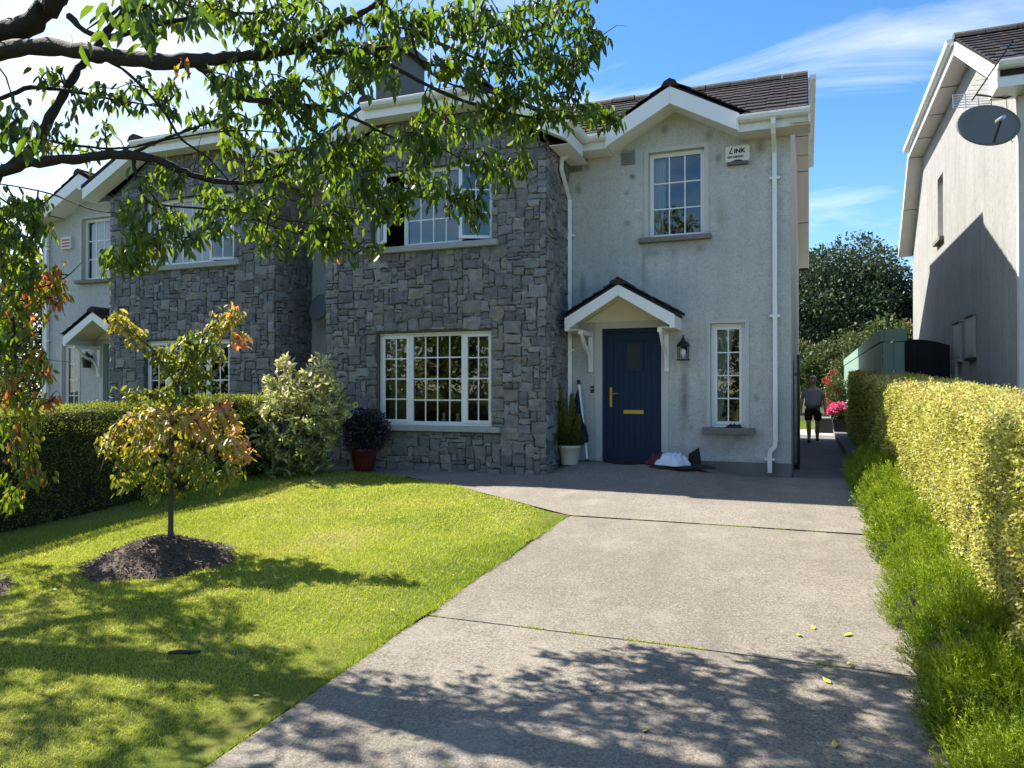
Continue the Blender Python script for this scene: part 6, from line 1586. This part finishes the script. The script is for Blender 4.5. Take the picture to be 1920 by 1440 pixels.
for i in range(9):
    P, A, N, L, Wd = ball_leaves((.80+rnd.uniform(-.42, .25), 26.2+rnd.uniform(-.2, .3), 1.7+rnd.uniform(-.55, .75)), .075, .075, .065, 70, .05, .045, rng, .8); V, F, kk = scatter(P, A, N, L, Wd, RHOMB); np_mesh('bloom', V, F, M['redp'], t, np.repeat(rng.uniform(0, 1, len(P)), kk))
t = thing('storage_box', 'small grey storage box standing on the sunlit patio', 'box', (.48, 25.6, gz(25)))
MB().box(.26, .74, 25.4, 25.9, gz(25)+.012, gz(25)+.46).build('shaded_box_body', M['pots'], t, bevel=.01); MB().box(.24, .76, 25.38, 25.92, gz(25)+.462, gz(25)+.50).build('box_lid', M['boxgrey'], t, bevel=.008)  # grey box: black body puts the shade of its front into the colour
MB().box(.20, .255, 25.38, 25.92, gz(25)+.012, gz(25)+.46).build('sunlit_side_panel', M['boxgrey'], t)  # pale panel, sunlight on the box side put into the colour

# fallen leaves and a stick
for i, (px, py) in enumerate(((1497, 1192), (1525, 1178), (1590, 1192), (1550, 1278), (1755, 1330), (1565, 1398), (1592, 1246), (1210, 1372))):
    d = (sv(px, py, 1)-Vector((0, 0, CAMZ))); tt = (0.016-CAMZ)/(d.z-.0485*d.y); p = Vector((0, 0, CAMZ))+d*tt
    if p.x > .68: p.x = .66
    a = rnd.uniform(0, 6.28); s = rnd.uniform(.024, .036); u_ = Vector((math.cos(a), math.sin(a), .0485*math.sin(a))); w_2 = Vector((-math.sin(a), math.cos(a), .0485*math.cos(a)))
    m = MB(); z_ = Vector((0, 0, 1))
    up_ = [p-u_*s+z_*.006, p-u_*s*.3-w_2*s*.45+z_*.012, p+u_*s*.4-w_2*s*.38+z_*.009, p+u_*s+z_*.016, p+u_*s*.4+w_2*s*.38+z_*.014, p-u_*s*.3+w_2*s*.45+z_*.007]
    dn = [v_-z_*.003 for v_ in up_]
    m.add(up_+dn, [(0, 1, 2, 3), (0, 3, 4, 5), (6, 9, 8, 7), (6, 11, 10, 9)] + [(j, (j+1) % 6, 6+(j+1) % 6, 6+j) for j in range(6)])
    o = m.build('fallen_leaf', M['deadleaf']); tag(o, 'small yellow leaf fallen on the concrete driveway', 'leaf', 'fallen leaves on the driveway')
m = MB(); p = Vector((-3.60, 3.58, gz(3.58)+.035)); m.tube([p+Vector((-.10, -.035, 0)), p+Vector((-.03, -.02, .012)), p+Vector((.04, .012, .006)), p+Vector((.09, .03, .014))], [.012, .014, .013, .008], 7)
m.tube([p+Vector((.02, .0, .008)), p+Vector((.05, -.03, .02))], [.006, .003], 5)
o = m.build('stick', M['bark'], smooth=True); tag(o, 'short dark stick lying on the lawn', 'stick')
# ------------------------------------------------------------------ the man in the passage
def skin_mesh(name, verts, edges, radii, mat, parent, root=0, sub=2, origin=None):
    me = bpy.data.meshes.new(name); origin = Vector(origin)
    me.from_pydata([tuple(Vector(v_)-origin) for v_ in verts], edges, [])
    o = bpy.data.objects.new(name, me); C.objects.link(o)
    md = o.modifiers.new('s', 'SKIN')
    for i, rr in enumerate(radii):
        sk_ = me.skin_vertices[0].data[i]; sk_.radius = rr if isinstance(rr, tuple) else (rr, rr); sk_.use_root = (i == root)
    ms_ = o.modifiers.new('d', 'SUBSURF'); ms_.levels = sub; ms_.render_levels = sub
    bpy.context.view_layer.update()
    me2 = bpy.data.meshes.new_from_object(o.evaluated_get(bpy.context.evaluated_depsgraph_get()))
    bpy.data.objects.remove(o, do_unlink=True)
    me2.materials.clear(); me2.materials.append(mat); me2.polygons.foreach_set('use_smooth', [True]*len(me2.polygons))
    q = bpy.data.objects.new(name, me2); link(q, origin, parent); return q
px_, py_, pz_ = .13, 20.8, gz(20.8)+.006
MAN = thing('person', 'man in grey t-shirt and dark shorts walking up the side passage', 'person', (px_, py_, pz_))
q = lambda x, y, z: (px_+x, py_+y, pz_+z)
# body: pelvis, spine, neck, head, arms, legs (facing -y, right leg stepping forward)
bv = [q(0, 0, .93), q(0, -.01, 1.08), q(0, -.02, 1.25), q(0, -.005, 1.37), q(0, -.02, 1.47), q(0, -.035, 1.53), q(0, -.04, 1.60), q(0, -.03, 1.665),
      q(-.10, 0, .90), q(-.11, -.13, .50), q(-.10, -.08, .26), q(-.10, -.06, .085), q(-.105, -.17, .045),
      q(.10, 0, .90), q(.105, .03, .49), q(.10, .17, .26), q(.10, .25, .12), q(.10, .16, .055),
      q(-.17, .0, 1.35), q(-.265, .03, 1.14), q(-.285, -.06, .90), q(-.285, -.09, .83),
      q(.17, .0, 1.35), q(.265, .0, 1.13), q(.29, -.12, .93), q(.292, -.16, .87)]
be = [(0, 1), (1, 2), (2, 3), (3, 4), (4, 5), (5, 6), (6, 7), (0, 8), (8, 9), (9, 10), (10, 11), (11, 12), (0, 13), (13, 14), (14, 15), (15, 16), (16, 17), (3, 18), (18, 19), (19, 20), (20, 21), (3, 22), (22, 23), (23, 24), (24, 25)]
brd = [(.15, .12), (.155, .135), (.15, .11), (.105, .08), (.058, .056), (.070, .078), (.082, .095), (.06, .07), .095, .062, .056, .040, .035, .095, .062, .056, .040, .035, .048, .044, .034, .030, .048, .044, .034, .030]
skin_mesh('body', bv, be, brd, M['skin'], MAN, 0, 2, (px_, py_, pz_))
tv = [q(0, -.005, .86), q(0, -.02, 1.0), q(0, -.03, 1.14), q(0, -.015, 1.29), q(0, -.008, 1.395), q(0, -.012, 1.44), q(-.165, 0, 1.335), q(-.255, .025, 1.16), q(.165, 0, 1.335), q(.255, .0, 1.15)]
skin_mesh('t_shirt', tv, [(0, 1), (1, 2), (2, 3), (3, 4), (4, 5), (3, 6), (6, 7), (3, 8), (8, 9)], [(.20, .165), (.215, .185), (.215, .18), (.19, .145), (.125, .10), (.07, .07), .080, .074, .080, .074], M['tshirt'], MAN, 2, 2, (px_, py_, pz_))
hv = [q(0, 0, .94), q(0, 0, .86), q(-.11, -.03, .80), q(-.115, -.125, .55), q(.11, .0, .80), q(.112, .03, .54)]
skin_mesh('shorts', hv, [(0, 1), (1, 2), (2, 3), (1, 4), (4, 5)], [(.175, .145), (.165, .14), .112, .105, .112, .105], M['shorts'], MAN, 1, 2, (px_, py_, pz_))
for s in (-1, 1):
    fy, fz = (-.11, .0) if s < 0 else (.19, .03)
    sv_ = [q(.1*s, fy+.06, fz+.055), q(.1*s, fy-.04, fz+.045), q(.103*s, fy-.13, fz+.035)]
    skin_mesh('shoe', sv_, [(0, 1), (1, 2)], [(.048, .055), (.05, .045), (.04, .032)], M['shoe'], MAN, 0, 2, (px_, py_, pz_))
    hd = [q(.286*s, -.09 if s < 0 else -.16, .84 if s < 0 else .875)]
    b_ = Vector(hd[0]); pal = b_+Vector((0, -.02, -.06))
    vv_ = [tuple(b_), tuple(pal)]; ee_ = [(0, 1)]; rr_ = [(.022, .030), (.018, .034)]
    for f in range(4):
        o0 = len(vv_); kx = Vector((-.004*s, -.030+.020*f, -.035)); L_ = (.05, .058, .055, .042)[f]
        vv_ += [tuple(pal+kx*.9), tuple(pal+kx+Vector((-.006*s, 0, -L_*.55))), tuple(pal+kx+Vector((-.020*s, 0, -L_)))]; ee_ += [(1, o0), (o0, o0+1), (o0+1, o0+2)]; rr_ += [.009, .0085, .0075]
    o0 = len(vv_); vv_ += [tuple(b_+Vector((-.008*s, -.035, -.03))), tuple(b_+Vector((-.014*s, -.05, -.065))), tuple(b_+Vector((-.018*s, -.05, -.09)))]; ee_ += [(0, o0), (o0, o0+1), (o0+1, o0+2)]; rr_ += [.010, .009, .008]
    skin_mesh('hand', vv_, ee_, rr_, M['skin'], MAN, 0, 1, (px_, py_, pz_))
# face and hair
m = MB()
for s in (-1, 1):
    m.lathe([(.001, pz_+1.612), (.009, pz_+1.615), (.011, pz_+1.622), (.009, pz_+1.629), (.001, pz_+1.632)], px_+.032*s, py_-.126, 8)
m.build('eyes', M['ink'], MAN)
m = MB(); m.hexa([(px_-.017, py_-.125, pz_+1.565), (px_+.017, py_-.125, pz_+1.565), (px_+.010, py_-.118, pz_+1.615), (px_-.010, py_-.118, pz_+1.615)], [(px_-.010, py_-.155, pz_+1.572), (px_+.010, py_-.155, pz_+1.572), (px_+.005, py_-.134, pz_+1.612), (px_-.005, py_-.134, pz_+1.612)]); m.build('nose', M['skin'], MAN, smooth=True, bevel=.003)
m = MB(); m.box(px_-.024, px_+.024, py_-.127, py_-.112, pz_+1.536, pz_+1.543); m.build('mouth', M['maroon'], MAN)
for s in (-1, 1):
    m = MB(); m.hexa([(px_+.080*s, py_-.045, pz_+1.575), (px_+.080*s, py_-.02, pz_+1.575), (px_+.080*s, py_-.015, pz_+1.63), (px_+.080*s, py_-.045, pz_+1.63)], [(px_+.098*s, py_-.03, pz_+1.58), (px_+.098*s, py_-.012, pz_+1.58), (px_+.10*s, py_-.005, pz_+1.635), (px_+.10*s, py_-.03, pz_+1.635)]); m.build('ear', M['skin'], MAN, bevel=.004)
vs = []; fs = []; nn_ = 14
for i in range(6):
    th = math.pi*.5*i/5
    for a in range(nn_):
        an = 2*math.pi*a/nn_; front = max(0, -math.sin(an))
        vs.append((px_+.094*math.cos(an)*math.cos(th), py_-.028+.100*math.sin(an)*math.cos(th)+.012, pz_+1.635+front*.055*math.cos(th)+.092*math.sin(th)))
for i in range(5):
    for a in range(nn_): fs.append((i*nn_+a, i*nn_+(a+1) % nn_, (i+1)*nn_+(a+1) % nn_, (i+1)*nn_+a))
m = MB(); m.add(vs, fs); m.build('hair', M['hair'], MAN, smooth=True)
